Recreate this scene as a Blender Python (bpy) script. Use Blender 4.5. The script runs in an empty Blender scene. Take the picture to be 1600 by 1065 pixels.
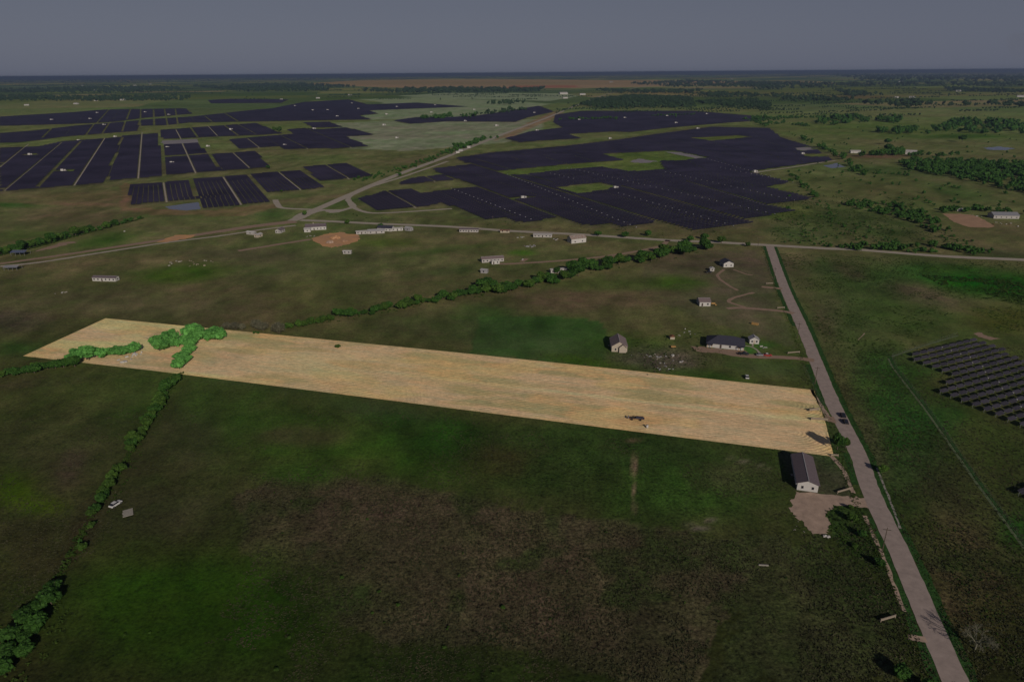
import bpy, math, random
import numpy as np
from mathutils import Matrix, Vector
random.seed(7); rng = np.random.default_rng(7)
R = math.radians
# ---------------------------------------------------------------- camera, sky, sun, exposure
H = 145.0; F = 1067.0
sc = bpy.context.scene
col = sc.collection
PITCH = R(21.42); ROLL = R(.43)
fw = np.array([0, math.cos(PITCH), -math.sin(PITCH)])
_u = np.array([0, math.sin(PITCH), math.cos(PITCH)]); _r = np.array([1., 0, 0])
RT = _r*math.cos(ROLL) - _u*math.sin(ROLL); UP = _u*math.cos(ROLL) + _r*math.sin(ROLL)
cd = bpy.data.cameras.new('camera'); cam = bpy.data.objects.new('camera', cd); col.objects.link(cam)
M3 = Matrix((RT, UP, -fw)).transposed()
cam.matrix_world = Matrix.Translation((0, 0, H)) @ M3.to_4x4()
cd.sensor_width = 36; cd.lens = F/1600*36; cd.clip_start = 1; cd.clip_end = 200000
sc.camera = cam
SUN_EL = R(25); SH_AZ = R(-22)          # shadows fall 22 degrees left of straight ahead
world = bpy.data.worlds.new("World"); sc.world = world; world.use_nodes = True
wn = world.node_tree; wn.nodes.clear()
sky = wn.nodes.new('ShaderNodeTexSky'); sky.sky_type = 'NISHITA'; sky.sun_disc = False
sky.sun_elevation = SUN_EL; sky.sun_rotation = SH_AZ + math.pi
sky.altitude = 145; sky.air_density = 1.0; sky.dust_density = 1.2; sky.ozone_density = 1.5
hs = wn.nodes.new('ShaderNodeHueSaturation'); hs.inputs['Saturation'].default_value = .38
mixs = wn.nodes.new('ShaderNodeMix'); mixs.data_type = 'RGBA'; mixs.inputs[0].default_value = .86
wt = wn.nodes.new('ShaderNodeTexCoord'); wx_ = wn.nodes.new('ShaderNodeSeparateXYZ'); wr = wn.nodes.new('ShaderNodeValToRGB')   # grey haze veil of the sky, palest at the horizon
wr.color_ramp.elements[0].position = 0; wr.color_ramp.elements[0].color = (2.15, 2.4, 3.4, 1); wr.color_ramp.elements[1].position = .45; wr.color_ramp.elements[1].color = (.55, .75, 1.5, 1)
wn.links.new(wt.outputs['Generated'], wx_.inputs[0]); wn.links.new(wx_.outputs[2], wr.inputs[0]); wn.links.new(wr.outputs[0], mixs.inputs[7])
bg = wn.nodes.new('ShaderNodeBackground'); bg.inputs[1].default_value = .05
wo = wn.nodes.new('ShaderNodeOutputWorld')
wn.links.new(sky.outputs[0], hs.inputs['Color']); wn.links.new(hs.outputs[0], mixs.inputs[6])
wn.links.new(mixs.outputs[2], bg.inputs[0]); wn.links.new(bg.outputs[0], wo.inputs[0])
sd = bpy.data.lights.new('sun', 'SUN'); sd.energy = 3.0; sd.angle = R(.5); sd.color = (1, .9, .78)
so = bpy.data.objects.new('sun', sd); col.objects.link(so)
ldir = Vector((math.sin(SH_AZ)*math.cos(SUN_EL), math.cos(SH_AZ)*math.cos(SUN_EL), -math.sin(SUN_EL)))
so.rotation_euler = ldir.to_track_quat('-Z', 'Y').to_euler()
vs = sc.view_settings; vs.view_transform = 'Standard'; vs.look = 'None'; vs.exposure = 0; vs.gamma = 1
vs.use_curve_mapping = False
sc.cycles.volume_bounces = 0; sc.cycles.max_bounces = 5; sc.cycles.diffuse_bounces = 2
FLUX = .43                                # displayed linear value / albedo of a level sunlit surface
HAZE = 7.5e-5; HAZE_L = np.array([.046, .056, .078])
# ---------------------------------------------------------------- helpers
def g(x, y, z=0.):
    d = fw + RT*(x-800)/F + UP*(532.5-y)/F
    t = (H-z)/(-d[2]); return np.array([d[0]*t, d[1]*t, z])
def gn(P):
    P = np.asarray(P, float)
    d = fw[None] + RT[None]*((P[:, :1]-800)/F) + UP[None]*((532.5-P[:, 1:2])/F)
    t = H/(-d[:, 2:3]); return d[:, :2]*t
def proj(X, Y, Z=0.):
    v = np.stack([X, Y, np.zeros_like(X)+Z-H], -1)
    w = v@fw; w = np.where(w < 1, 1, w); return 800+F*(v@RT)/w, 532.5-F*(v@UP)/w
def lin(c):
    c = np.asarray(c, float)/255; return np.where(c <= .04045, c/12.92, ((c+.055)/1.055)**2.4)
def alb(c, k=1.): return tuple(np.clip(lin(c)/FLUX*k, .004, .82))
def inpoly(px, py, poly):
    r = np.zeros(px.shape, bool); n = len(poly); j = n-1
    for i in range(n):
        xi, yi = poly[i]; xj, yj = poly[j]
        if yi != yj:
            c = ((yi > py) != (yj > py)) & (px < (xj-xi)*(py-yi)/(yj-yi)+xi); r ^= c
        j = i
    return r
def vnoise(x, y, seed=0):
    xi = np.floor(x).astype(np.int64); yi = np.floor(y).astype(np.int64); fx = x-xi; fy = y-yi
    fx = fx*fx*(3-2*fx); fy = fy*fy*(3-2*fy)
    def h(a, b):
        n = (a*374761393 + b*668265263 + seed*1442695041) & 0x7fffffff
        n = ((n ^ (n >> 13))*1274126177) & 0x7fffffff; return ((n ^ (n >> 16)) & 0xffff)/65535.
    return (h(xi, yi)*(1-fx)+h(xi+1, yi)*fx)*(1-fy)+(h(xi, yi+1)*(1-fx)+h(xi+1, yi+1)*fx)*fy
def fbm(x, y, o=4, seed=0):
    s = 0; a = .5
    for k in range(o): s = s+a*vnoise(x*2**k+17.3*k, y*2**k-9.1*k, seed+k); a *= .5
    return s/(1-.5**o)
def tag(o, label=None, cat=None, group=None, kind=None):
    if label: o['label'] = label
    if cat: o['category'] = cat
    if group: o['group'] = group
    if kind: o['kind'] = kind
    return o
def link(name, me, parent=None, loc=None, rz=None):
    o = bpy.data.objects.new(name, me); col.objects.link(o)
    if parent is not None: o.parent = parent
    if loc is not None: o.location = tuple(float(v) for v in loc)
    if rz is not None: o.rotation_euler = (0, 0, rz)
    return o
def meshnp(name, V, Fq, mats, mi=None, smooth=False):
    V = np.asarray(V, np.float32); Fq = np.asarray(Fq, np.int32); k = Fq.shape[1]
    me = bpy.data.meshes.new(name); me.vertices.add(len(V)); me.vertices.foreach_set('co', V.ravel())
    me.loops.add(Fq.size); me.loops.foreach_set('vertex_index', Fq.ravel())
    me.polygons.add(len(Fq)); me.polygons.foreach_set('loop_start', np.arange(len(Fq), dtype=np.int32)*k)
    me.polygons.foreach_set('loop_total', np.full(len(Fq), k, np.int32))
    for m in (mats if isinstance(mats, (list, tuple)) else [mats]): me.materials.append(m)
    if mi is not None: me.polygons.foreach_set('material_index', np.asarray(mi, np.int32))
    me.update(calc_edges=True)
    me.polygons.foreach_set('use_smooth', np.full(len(Fq), bool(smooth)))
    return me
class MB:
    def __init__(s): s.v = []; s.f = []; s.m = []
    def poly(s, pts, m=0):
        b = len(s.v); s.v += [tuple(float(c) for c in p) for p in pts]; s.f.append(tuple(range(b, b+len(pts)))); s.m.append(m)
    def box(s, x0, x1, y0, y1, z0, z1, m=0, M=None):
        c = [(x0, y0, z0), (x1, y0, z0), (x1, y1, z0), (x0, y1, z0), (x0, y0, z1), (x1, y0, z1), (x1, y1, z1), (x0, y1, z1)]
        s.hexa(c, m, M)
    def hexa(s, c, m=0, M=None):
        b = len(s.v)
        if M is not None: c = [tuple(M @ Vector(q)) for q in c]
        s.v += [tuple(float(k) for k in q) for q in c]
        for f in ((3, 2, 1, 0), (4, 5, 6, 7), (0, 1, 5, 4), (1, 2, 6, 5), (2, 3, 7, 6), (3, 0, 4, 7)):
            s.f.append(tuple(b+i for i in f)); s.m.append(m)
    def tube(s, a, b_, ra, rb, n=6, m=0):
        a = Vector(a); b_ = Vector(b_); d = (b_-a).normalized()
        u = d.orthogonal().normalized(); w = d.cross(u); k = len(s.v)
        for (c, r) in ((a, ra), (b_, rb)):
            for i in range(n):
                t = 2*math.pi*i/n; s.v.append(tuple(c+(u*math.cos(t)+w*math.sin(t))*r))
        for i in range(n): s.f.append((k+i, k+(i+1) % n, k+n+(i+1) % n, k+n+i)); s.m.append(m)
        s.f.append(tuple(k+n+i for i in range(n))); s.m.append(m)
        s.f.append(tuple(k+n-1-i for i in range(n))); s.m.append(m)
    def mesh(s, name, mats, smooth=False):
        me = bpy.data.meshes.new(name); me.from_pydata(s.v, [], s.f)
        for mm in (mats if isinstance(mats, (list, tuple)) else [mats]): me.materials.append(mm)
        me.polygons.foreach_set('material_index', s.m)
        if smooth: me.polygons.foreach_set('use_smooth', [True]*len(s.f))
        me.update(); return me
    def build(s, name, mats, parent=None, smooth=False, loc=None, rz=None):
        return link(name, s.mesh(name, mats, smooth), parent, loc, rz)
def empty(name, loc, rz=0.):
    return link(name, None, None, loc, rz)
def copy_tree(o, parent=None):
    c = o.copy(); col.objects.link(c)
    if parent is not None: c.parent = parent
    for ch in list(o.children): copy_tree(ch, c)
    return c
# ---------------------------------------------------------------- materials
def mat(name, c, rough=.8, var=.25, scale=1., bump=0., bscale=None, spec=.3, metal=0., c2=None, transl=0., objrand=0.):
    m = bpy.data.materials.new(name); m.use_nodes = True; nt = m.node_tree; n = nt.nodes; L = nt.links
    b = n['Principled BSDF']; b.inputs['Roughness'].default_value = rough; b.inputs['Metallic'].default_value = metal
    b.inputs['Specular IOR Level'].default_value = spec
    tc = n.new('ShaderNodeTexCoord'); nz = n.new('ShaderNodeTexNoise'); nz.inputs['Scale'].default_value = scale
    nz.inputs['Detail'].default_value = 6; nz.inputs['Roughness'].default_value = .65
    L.new(tc.outputs['Object'], nz.inputs['Vector'])
    cr = n.new('ShaderNodeValToRGB'); cr.color_ramp.elements[0].position = .3; cr.color_ramp.elements[1].position = .7
    ca = np.array(c); cb = np.array(c2) if c2 is not None else ca*(1+var); ca = ca*(1-var) if c2 is None else ca
    cr.color_ramp.elements[0].color = (*ca, 1); cr.color_ramp.elements[1].color = (*np.clip(cb, 0, .9), 1)
    L.new(nz.outputs[0], cr.inputs[0]); out = cr.outputs[0]
    if objrand:
        oi = n.new('ShaderNodeObjectInfo'); mr = n.new('ShaderNodeMapRange'); mr.inputs[3].default_value = 1-objrand; mr.inputs[4].default_value = 1+objrand
        L.new(oi.outputs['Random'], mr.inputs[0]); mx = n.new('ShaderNodeVectorMath'); mx.operation = 'SCALE'
        L.new(out, mx.inputs[0]); L.new(mr.outputs[0], mx.inputs['Scale']); out = mx.outputs[0]
    L.new(out, b.inputs['Base Color'])
    if bump:
        bp = n.new('ShaderNodeBump'); bp.inputs['Strength'].default_value = 1; bp.inputs['Distance'].default_value = bump
        n2 = n.new('ShaderNodeTexNoise'); n2.inputs['Scale'].default_value = bscale or scale*4; n2.inputs['Detail'].default_value = 5
        L.new(tc.outputs['Object'], n2.inputs['Vector']); L.new(n2.outputs[0], bp.inputs['Height']); L.new(bp.outputs[0], b.inputs['Normal'])
    if transl:
        tr = n.new('ShaderNodeBsdfTranslucent'); L.new(out, tr.inputs[0]); ms = n.new('ShaderNodeMixShader'); ms.inputs[0].default_value = transl
        L.new(b.outputs[0], ms.inputs[1]); L.new(tr.outputs[0], ms.inputs[2]); L.new(ms.outputs[0], n['Material Output'].inputs[0])
    return m
def leafmat(name, a, b):
    return mat(name, a, rough=.7, scale=3.2, c2=b, spec=.15, transl=.2, objrand=.22)
MT = dict(
    road=mat('road_gravel', alb((98, 88, 83)), .95, .18, .35, .02, 6),
    road_far=mat('pale_gravel', alb((104, 97, 88)), .95, .12, .2),
    track=mat('dirt_track', alb((92, 76, 64)), .95, .15, .5, .03, 4),
    dirt=mat('bare_dirt', alb((104, 82, 64)), .95, .2, .15, .05, 2),
    orange=mat('orange_dirt', alb((134, 98, 62)), .95, c2=alb((108, 84, 66)), scale=.06, bump=.2, bscale=1),
    yard=mat('yard_gravel', alb((106, 91, 80)), .95, .24, .35, .05, 3),
    verge=mat('verge_grass', alb((28, 48, 20)), .95, .45, .5, .3, 1.5, spec=.05),
    palegrass=mat('pale_grass', alb((56, 64, 44)), .95, .2, .4, .05, 3),
    water=mat('pond_water', (.10, .10, .14), .12, .1, .02, spec=.6),
    palegrey=mat('pale_ground', alb((86, 82, 84)), .95, .12, .1),
    white=mat('white_siding', (.34, .32, .31), .7, .14, .8), white2=mat('bright_white', (.42, .405, .39), .6, .08, .8),
    cream=mat('cream_siding', (.36, .31, .25), .7, .08, .8), grey=mat('grey_siding', (.28, .27, .28), .6, .12, .8),
    roofbr=mat('brown_shingle', (.115, .09, .10), .9, .2, 2., .03, 8), roofdk=mat('dark_shingle', (.035, .035, .052), .8, .25, 2., .03, 8),
    roofpk=mat('pinkish_shingle', (.17, .13, .13), .9, .15, 2., .03, 8), roofbl=mat('blue_grey_metal', (.09, .11, .17), .5, .15, 1., metal=.2),
    roofmt=mat('grey_metal_roof', (.22, .22, .24), .5, .12, 1., metal=.2), roofrk=mat('rusty_metal', (.3, .27, .26), .6, c2=(.2, .12, .08), scale=.6),
    rust=mat('rust', (.14, .06, .03), .9, .4, 1.), glass=mat('window_glass', (.012, .014, .02), .15, .2, 1, spec=.5), black=mat('black_rubber', (.012, .012, .012), .7, .2, 2),
    wood=mat('weathered_wood', (.27, .22, .17), .9, .2, 3.), owood=mat('orange_timber', (.34, .2, .07), .85, .2, 2.), dwood=mat('dark_wood', (.06, .045, .035), .9, .3, 3),
    concrete=mat('concrete', (.25, .23, .2), .9, .15, 2), metal=mat('galvanised_metal', (.22, .22, .23), .5, .1, 2, metal=.4),
    carblk=mat('black_paint', (.012, .012, .016), .35, .1, 1, spec=.5), carred=mat('red_paint', (.32, .02, .012), .35, .1, 1, spec=.5), carwht=mat('white_paint', (.5, .49, .48), .35, .05, 1, spec=.5),
    panel=mat('solar_glass', (.020, .017, .031), .38, .45, .012, spec=.25, objrand=.15), panel2=mat('solar_module', (.031, .027, .036), .4, .15, .3, spec=.3, objrand=.3),
    frame=mat('panel_frame', (.10, .10, .115), .5, .1, 1), bark=mat('bark', (.09, .07, .05), .95, .3, 3., .03, 12), palebark=mat('pale_bare_bark', (.14, .135, .095), .95, .2, 3.),
    leafA=leafmat('leaf_dark', (.008, .030, .005), (.055, .135, .020)), leafB=leafmat('leaf_mid', (.014, .040, .006), (.080, .150, .022)),
    leafC=leafmat('leaf_highlit', (.030, .12, .022), (.16, .42, .09)), leafD=leafmat('leaf_grey', (.07, .075, .045), (.19, .18, .12)),  # leafC: the plot's highlight is painted into a brighter leaf green
    leafF=mat('far_foliage', (.020, .044, .018), .9, scale=.02, c2=(.042, .072, .030), spec=.05),
    tuft=mat('grass_tufts', (.030, .044, .016), .9, scale=.06, c2=(.082, .072, .044), spec=.05, transl=.2),
    brush=mat('green_brush', (.022, .050, .008), .9, scale=.05, c2=(.062, .100, .020), spec=.05, transl=.2),
)
# ---------------------------------------------------------------- zones of the ground, as (polygon | blob) in photo pixels with the colour seen there
GRAD = [(100, (60, 68, 78)), (118, (62, 70, 74)), (126, (66, 74, 66)), (140, (70, 78, 58)), (165, (70, 76, 52)), (200, (70, 74, 48)), (300, (68, 68, 45)), (400, (66, 64, 42)),
        (500, (57, 57, 35)), (600, (50, 53, 28)), (700, (42, 47, 24)), (800, (40, 43, 23)), (900, (36, 40, 19)), (1000, (32, 35, 17)), (1400, (30, 33, 16))]
# x, y, rx, ry, angle, colour, strength, roughness
BLOBS = [
    (265, 935, 120, 50, 0, (14, 50, 4), .9, .35), (280, 960, 220, 100, 0, (26, 44, 9), .85, .4), (420, 960, 90, 90, 0, (26, 44, 9), .7, .4), (700, 1060, 300, 50, 0, (24, 36, 12), .6, .6), (520, 700, 250, 40, 8, (38, 58, 18), .85, .35), (500, 670, 150, 16, 8, (40, 62, 18), .6, .3), (610, 655, 60, 12, 8, (34, 58, 18), .7, .3), (470, 740, 60, 20, 0, (36, 60, 18), .6, .4),
    (330, 640, 160, 60, 5, (38, 52, 22), .6, .2), (300, 690, 60, 50, 0, (46, 44, 32), .5, .2), (700, 690, 140, 30, 10, (28, 50, 16), .7, .4), (960, 700, 200, 40, 6, (32, 48, 20), .8, .6), (700, 672, 40, 20, 0, (30, 56, 16), .8, .5), (1060, 770, 130, 50, 0, (32, 52, 18), .75, .7), (870, 740, 90, 36, 0, (34, 46, 20), .7, .8),
    (991, 726, 5, 18, 0, (96, 78, 66), .9, .6), (991, 765, 3, 12, 0, (84, 70, 58), .9, .6), (991, 792, 3, 12, 0, (90, 72, 64), .9, .6), (990, 689, 14, 3, 0, (84, 66, 54), .8, .4), (1160, 720, 22, 2.5, 12, (84, 78, 66), .9, .5), (1192, 728, 14, 3, 24, (86, 78, 68), .9, .5), (1090, 824, 22, 4, 10, (72, 66, 60), .8, .7), (1110, 812, 14, 2.5, 10, (74, 68, 60), .7, .7), (1150, 745, 60, 24, 0, (56, 54, 38), .5, .8),
    (1020, 560, 26, 10, 10, (72, 66, 60), .8, 1), (1060, 566, 30, 8, 10, (68, 62, 54), .7, 1), (985, 550, 18, 5, 0, (64, 60, 50), .7, .8),
    (470, 680, 80, 18, 0, (52, 46, 34), .6, .2), (780, 720, 60, 30, 0, (46, 36, 24), .6, .7), (1010, 560, 60, 18, 0, (52, 50, 42), .8, 1), (1300, 700, 60, 40, 20, (34, 46, 24), .6, .7),
    (900, 468, 170, 20, -2, (68, 57, 44), .75, .1), (1060, 441, 50, 11, 0, (38, 62, 14), .85, .2), (950, 445, 90, 10, 0, (46, 56, 26), .6, .2), (980, 545, 80, 22, 0, (40, 58, 20), .8, .3), (830, 530, 130, 28, 8, (38, 54, 28), .7, .1), (760, 490, 50, 16, 0, (38, 56, 26), .6, .1),
    (940, 568, 90, 9, 8, (38, 58, 14), .8, .3), (1085, 585, 80, 11, 8, (34, 54, 18), .7, .3), (650, 510, 100, 20, 8, (48, 52, 32), .5, .1),
    (285, 428, 70, 14, -4, (46, 64, 20), .9, .2), (165, 375, 55, 10, -10, (46, 62, 26), .7, .2), (60, 350, 90, 14, -6, (58, 58, 38), .5, .1), (120, 340, 90, 14, 0, (70, 58, 46), .6, .1), (40, 366, 60, 8, 0, (48, 60, 28), .6, .1),
    (600, 378, 60, 8, 0, (48, 62, 22), .6, .1), (680, 392, 90, 5, -6, (44, 58, 26), .5, .1), (690, 425, 60, 6, -6, (36, 46, 24), .5, .1), (815, 395, 22, 5, 0, (42, 66, 18), .8, .2), (450, 440, 120, 30, 0, (52, 56, 34), .5, .1), (560, 400, 50, 8, 0, (44, 44, 30), .5, .1),
    (400, 400, 90, 12, 0, (60, 54, 42), .5, .1), (20, 500, 60, 18, 0, (56, 50, 44), .6, .6), (340, 395, 60, 6, 0, (60, 56, 42), .5, .1), (30, 545, 60, 14, 0, (34, 52, 22), .7, .3), (150, 470, 150, 20, 0, (60, 62, 40), .7, .1), (300, 480, 120, 22, 0, (64, 66, 42), .7, .1), (480, 455, 60, 26, 0, (68, 72, 40), .6, .1),
    (1150, 420, 110, 28, 0, (58, 54, 42), .6, .2), (1160, 460, 90, 30, 0, (56, 54, 42), .5, .2), (1010, 395, 60, 5, -6, (62, 56, 42), .5, .1), (1000, 375, 90, 6, 4, (54, 62, 34), .7, .5),
    (1200, 575, 80, 14, 6, (42, 52, 30), .6, .1), (1030, 560, 80, 20, 0, (56, 52, 44), .7, 1), (1160, 548, 22, 7, 0, (34, 66, 26), .9, .1), (1190, 540, 24, 6, 0, (36, 58, 24), .7, .1),
    (1330, 480, 60, 90, 50, (44, 56, 30), .6, .9), (1290, 520, 14, 60, -24, (64, 54, 42), .6, .7), (1330, 560, 40, 20, 30, (52, 52, 34), .5, .8), (1380, 440, 50, 16, 10, (28, 50, 18), .6, .9), (1540, 440, 120, 22, 6, (18, 60, 10), .95, .9), (1450, 425, 60, 14, 6, (30, 56, 22), .7, .8), (1290, 420, 40, 16, 20, (30, 48, 22), .5, .8), (1330, 425, 30, 10, 20, (58, 48, 40), .6, .8), (1440, 462, 60, 18, 14, (60, 50, 42), .8, .8),
    (1300, 490, 20, 30, 0, (60, 50, 42), .4, .8), (1470, 420, 30, 6, 0, (48, 60, 26), .5, .2), (1430, 500, 110, 28, 12, (40, 54, 24), .7, .2), (1570, 500, 60, 22, 0, (50, 50, 20), .7, .3), (1380, 600, 50, 60, 0, (30, 54, 22), .8, .9),
    (1430, 680, 60, 60, 0, (24, 48, 18), .8, 1), (1400, 750, 60, 50, 0, (34, 42, 24), .6, 1), (1310, 600, 16, 60, -20, (54, 48, 34), .6, .8), (1360, 690, 20, 70, -20, (50, 44, 34), .6, .8), (1500, 900, 90, 110, 0, (50, 42, 30), .85, 1), (1570, 1000, 80, 90, 0, (36, 34, 18), .6, 1),
    (1480, 740, 40, 70, -30, (40, 38, 26), .5, .8), (1560, 720, 60, 60, 0, (40, 44, 22), .6, .3), (1590, 830, 30, 30, 0, (22, 48, 14), .7, .3), (1480, 650, 30, 20, 0, (28, 52, 20), .6, .5), (1440, 580, 30, 14, 0, (32, 50, 20), .6, .3), (1350, 350, 130, 20, 8, (42, 54, 28), .8, .9), (1250, 365, 60, 14, 6, (40, 56, 28), .7, .9),
    (1420, 300, 160, 20, 4, (60, 62, 38), .7, .1), (1500, 300, 60, 12, 14, (44, 60, 30), .6, .1), (1360, 205, 160, 14, 0, (58, 70, 38), .7, .2), (1450, 222, 120, 5, 0, (70, 66, 48), .7, .1), (1370, 244, 60, 4, 0, (74, 58, 48), .8, .1), (1540, 247, 90, 4, 0, (66, 60, 44), .7, .1), (1500, 213, 90, 4, 0, (42, 60, 28), .8, .1),
    (1400, 268, 120, 8, 4, (48, 58, 34), .6, .3), (1560, 395, 60, 8, 4, (58, 58, 42), .6, .1), (1540, 360, 80, 8, 10, (54, 56, 34), .6, .2), (1530, 400, 120, 6, 0, (46, 54, 30), .6, .4), (1340, 145, 260, 8, 0, (66, 70, 50), .8, .2), (1540, 140, 120, 4, 0, (60, 62, 46), .7, .2),
    (90, 700, 160, 70, 0, (44, 46, 27), .7, .4), (20, 765, 40, 30, 0, (40, 60, 10), .8, .2), (65, 790, 40, 14, 0, (42, 60, 10), .7, .2), (110, 730, 30, 24, -50, (48, 42, 34), .7, .4), (60, 870, 40, 40, 0, (38, 36, 22), .6, .3), (130, 830, 24, 70, 30, (34, 30, 20), .7, .4), (30, 600, 120, 12, -6, (52, 46, 34), .6, .3),
    (235, 700, 26, 90, 30, (44, 42, 28), .6, .3), (250, 800, 110, 40, 0, (44, 44, 30), .5, .3), (400, 590, 120, 16, 8, (36, 46, 26), .7, .1), (600, 640, 100, 16, 8, (32, 46, 24), .6, .2), (900, 250, 90, 6, 0, (72, 80, 42), .8, .2), (640, 255, 110, 14, 0, (68, 66, 44), .7, .2), (690, 250, 90, 10, 0, (66, 62, 46), .5, .2),
    (480, 250, 50, 10, 0, (66, 72, 44), .6, .2), (120, 308, 130, 10, -4, (70, 64, 44), .7, .2), (20, 318, 50, 6, 0, (38, 62, 26), .8, .3), (480, 312, 70, 5, -6, (76, 66, 50), .7, .1), (540, 315, 60, 6, -10, (50, 66, 32), .6, .3), (430, 335, 40, 8, 0, (50, 62, 34), .7, .3), (100, 318, 160, 3, 2, (80, 64, 50), .6, .1),
    (1210, 330, 60, 10, 0, (62, 70, 34), .7, .3), (720, 345, 120, 5, 5, (66, 62, 42), .7, .2), (560, 345, 60, 4, 0, (60, 56, 42), .5, .2), (60, 165, 150, 5, 0, (70, 78, 54), .6, .1), (300, 160, 120, 4, 0, (72, 82, 58), .6, .1), (700, 130, 300, 3, 0, (80, 76, 64), .5, .1), (100, 150, 200, 2, 0, (90, 84, 66), .5, .1),
    (1340, 152, 60, 3, 0, (84, 66, 54), .6, .1), (1050, 145, 120, 3, 0, (92, 76, 58), .6, .1), (960, 165, 60, 4, 0, (82, 76, 54), .6, .1), (1140, 172, 60, 4, 0, (78, 72, 50), .6, .1), (1180, 300, 40, 20, 0, (66, 74, 34), .4, .2),
]
POLYS = [  # polygon, colour, edge wobble px, roughness
    ([(362, 790), (420, 745), (560, 742), (700, 770), (830, 800), (990, 815), (1090, 835), (1170, 850), (1190, 900), (1130, 960), (1080, 1065), (960, 1065), (820, 1010), (640, 1010), (480, 960), (400, 900)], (52, 46, 35), 26, 1.),
    ([(1150, 845), (1240, 835), (1340, 880), (1400, 940), (1440, 1065), (1100, 1065), (1140, 960)], (39, 43, 25), 70, .9),
    ([(1215, 700), (1300, 712), (1335, 775), (1250, 780), (1240, 760)], (50, 44, 38), 3, .5), ([(1275, 770), (1350, 790), (1400, 880), (1380, 900), (1300, 840)], (34, 44, 22), 4, 1),
    ([(470, 131), (560, 126), (700, 123), (1000, 126), (1290, 128), (1310, 130), (1140, 132), (1000, 136), (900, 138), (760, 139), (600, 137)], (100, 83, 72), 1.2, 0),
    ([(800, 134), (900, 134), (905, 137), (790, 138)], (96, 66, 60), .7, 0),
    ([(545, 232), (530, 205), (520, 192), (640, 188), (850, 187), (845, 205), (800, 222), (640, 236)], (88, 91, 77), 1.5, 0),
    ([(555, 188), (600, 160), (560, 155), (660, 152), (800, 158), (860, 162), (800, 178), (700, 186)], (88, 94, 78), 1., 0),
    ([(620, 150), (700, 145), (880, 146), (905, 150), (860, 158), (700, 154)], (90, 95, 82), 1., 0), ([(420, 178), (450, 175), (460, 177), (440, 180)], (90, 94, 80), .5, 0),
    ([(830, 190), (870, 172), (880, 176), (850, 192), (800, 214), (770, 220)], (92, 76, 62), 1.5, 0),
    ([(780, 262), (1060, 232), (1110, 247), (1040, 268), (900, 275), (790, 280)], (70, 84, 40), 2, .3),
    ([(190, 285), (206, 288), (203, 324), (320, 330), (424, 318), (440, 322), (380, 338), (240, 336), (188, 328)], (84, 66, 52), 2, .1),
    ([(752, 493), (840, 492), (938, 500), (948, 520), (944, 574), (735, 552), (742, 520)], (38, 57, 27), 3, .1), ([(1010, 400), (1100, 392), (1185, 392), (1200, 440), (1225, 500), (1245, 545), (1120, 505), (1000, 460)], (62, 58, 43), 3, .2),
    ([(1270, 571), (1290, 573), (1310, 612), (1298, 640), (1278, 606)], (28, 58, 20), 1, .3),
]
# ---------------------------------------------------------------- solar farms: outlines, gaps and lanes, in photo pixels
FARM = [
    [(0, 300), (162, 287), (190, 215), (126, 220), (97, 222), (60, 230), (0, 232)], [(168, 283), (255, 276), (247, 209), (193, 213)],
    [(262, 274), (340, 268), (325, 242), (257, 247)], [(257, 244), (323, 240), (310, 224), (254, 227)], [(250, 204), (400, 193), (440, 209), (412, 211), (340, 214), (254, 218)],
    [(344, 268), (420, 262), (400, 237), (331, 242)],
    [(358, 219), (375, 233), (436, 229), (445, 234), (510, 232), (519, 233), (576, 229), (539, 214), (586, 211), (541, 200), (499, 203), (478, 201), (449, 203), (460, 210), (411, 214)],
    [(474, 192), (514, 191), (535, 199), (490, 200)], [(204, 290), (296, 283), (308, 312), (202, 321)], [(303, 281), (388, 274), (424, 316), (320, 327)],
    [(394, 273), (469, 267), (509, 294), (420, 302)], [(472, 262), (542, 256), (582, 276), (502, 284)],
    [(0, 209), (54, 205), (120, 197), (172, 193), (216, 189), (216, 205), (162, 209), (100, 214), (65, 219), (31, 223), (0, 224)], [(219, 188), (300, 183), (310, 190), (262, 196), (219, 197)],
    [(0, 183), (114, 176), (162, 172), (290, 170), (300, 178), (222, 185), (178, 191), (114, 194), (0, 197)],
    [(300, 183), (400, 172), (425, 170), (475, 160), (545, 156), (575, 164), (650, 161), (730, 167), (575, 173), (590, 178), (560, 181), (580, 187), (525, 188), (400, 190), (300, 192)],
    [(325, 157), (360, 155), (450, 156), (440, 161), (330, 162)], [(615, 189), (650, 184), (700, 184), (749, 181), (842, 166), (865, 175), (824, 184), (805, 191), (700, 190), (640, 194)],
    [(868, 180), (910, 174), (1085, 174), (1190, 183), (1195, 188), (1140, 192), (1045, 200), (985, 207), (960, 206), (887, 210), (908, 217), (850, 220), (812, 223), (790, 217), (830, 206), (880, 200), (865, 192)],
    [(712, 248), (766, 240), (887, 229), (962, 220), (1022, 211), (1112, 199), (1202, 201), (1221, 216), (1277, 233), (1300, 252), (1280, 254), (1168, 269), (1236, 286), (1196, 293), (1272, 311), (1200, 321), (1244, 331), (1168, 343), (1180, 349),
     (1091, 362), (1035, 347), (972, 356), (955, 351), (920, 354), (872, 340), (830, 348), (804, 348), (788, 342), (754, 344), (660, 303), (708, 297), (742, 293), (674, 265), (734, 258)],
    [(624, 286), (646, 279), (692, 274), (713, 282), (628, 289)], [(562, 311), (600, 300), (642, 297), (658, 304), (690, 320), (593, 331)],
]
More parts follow.
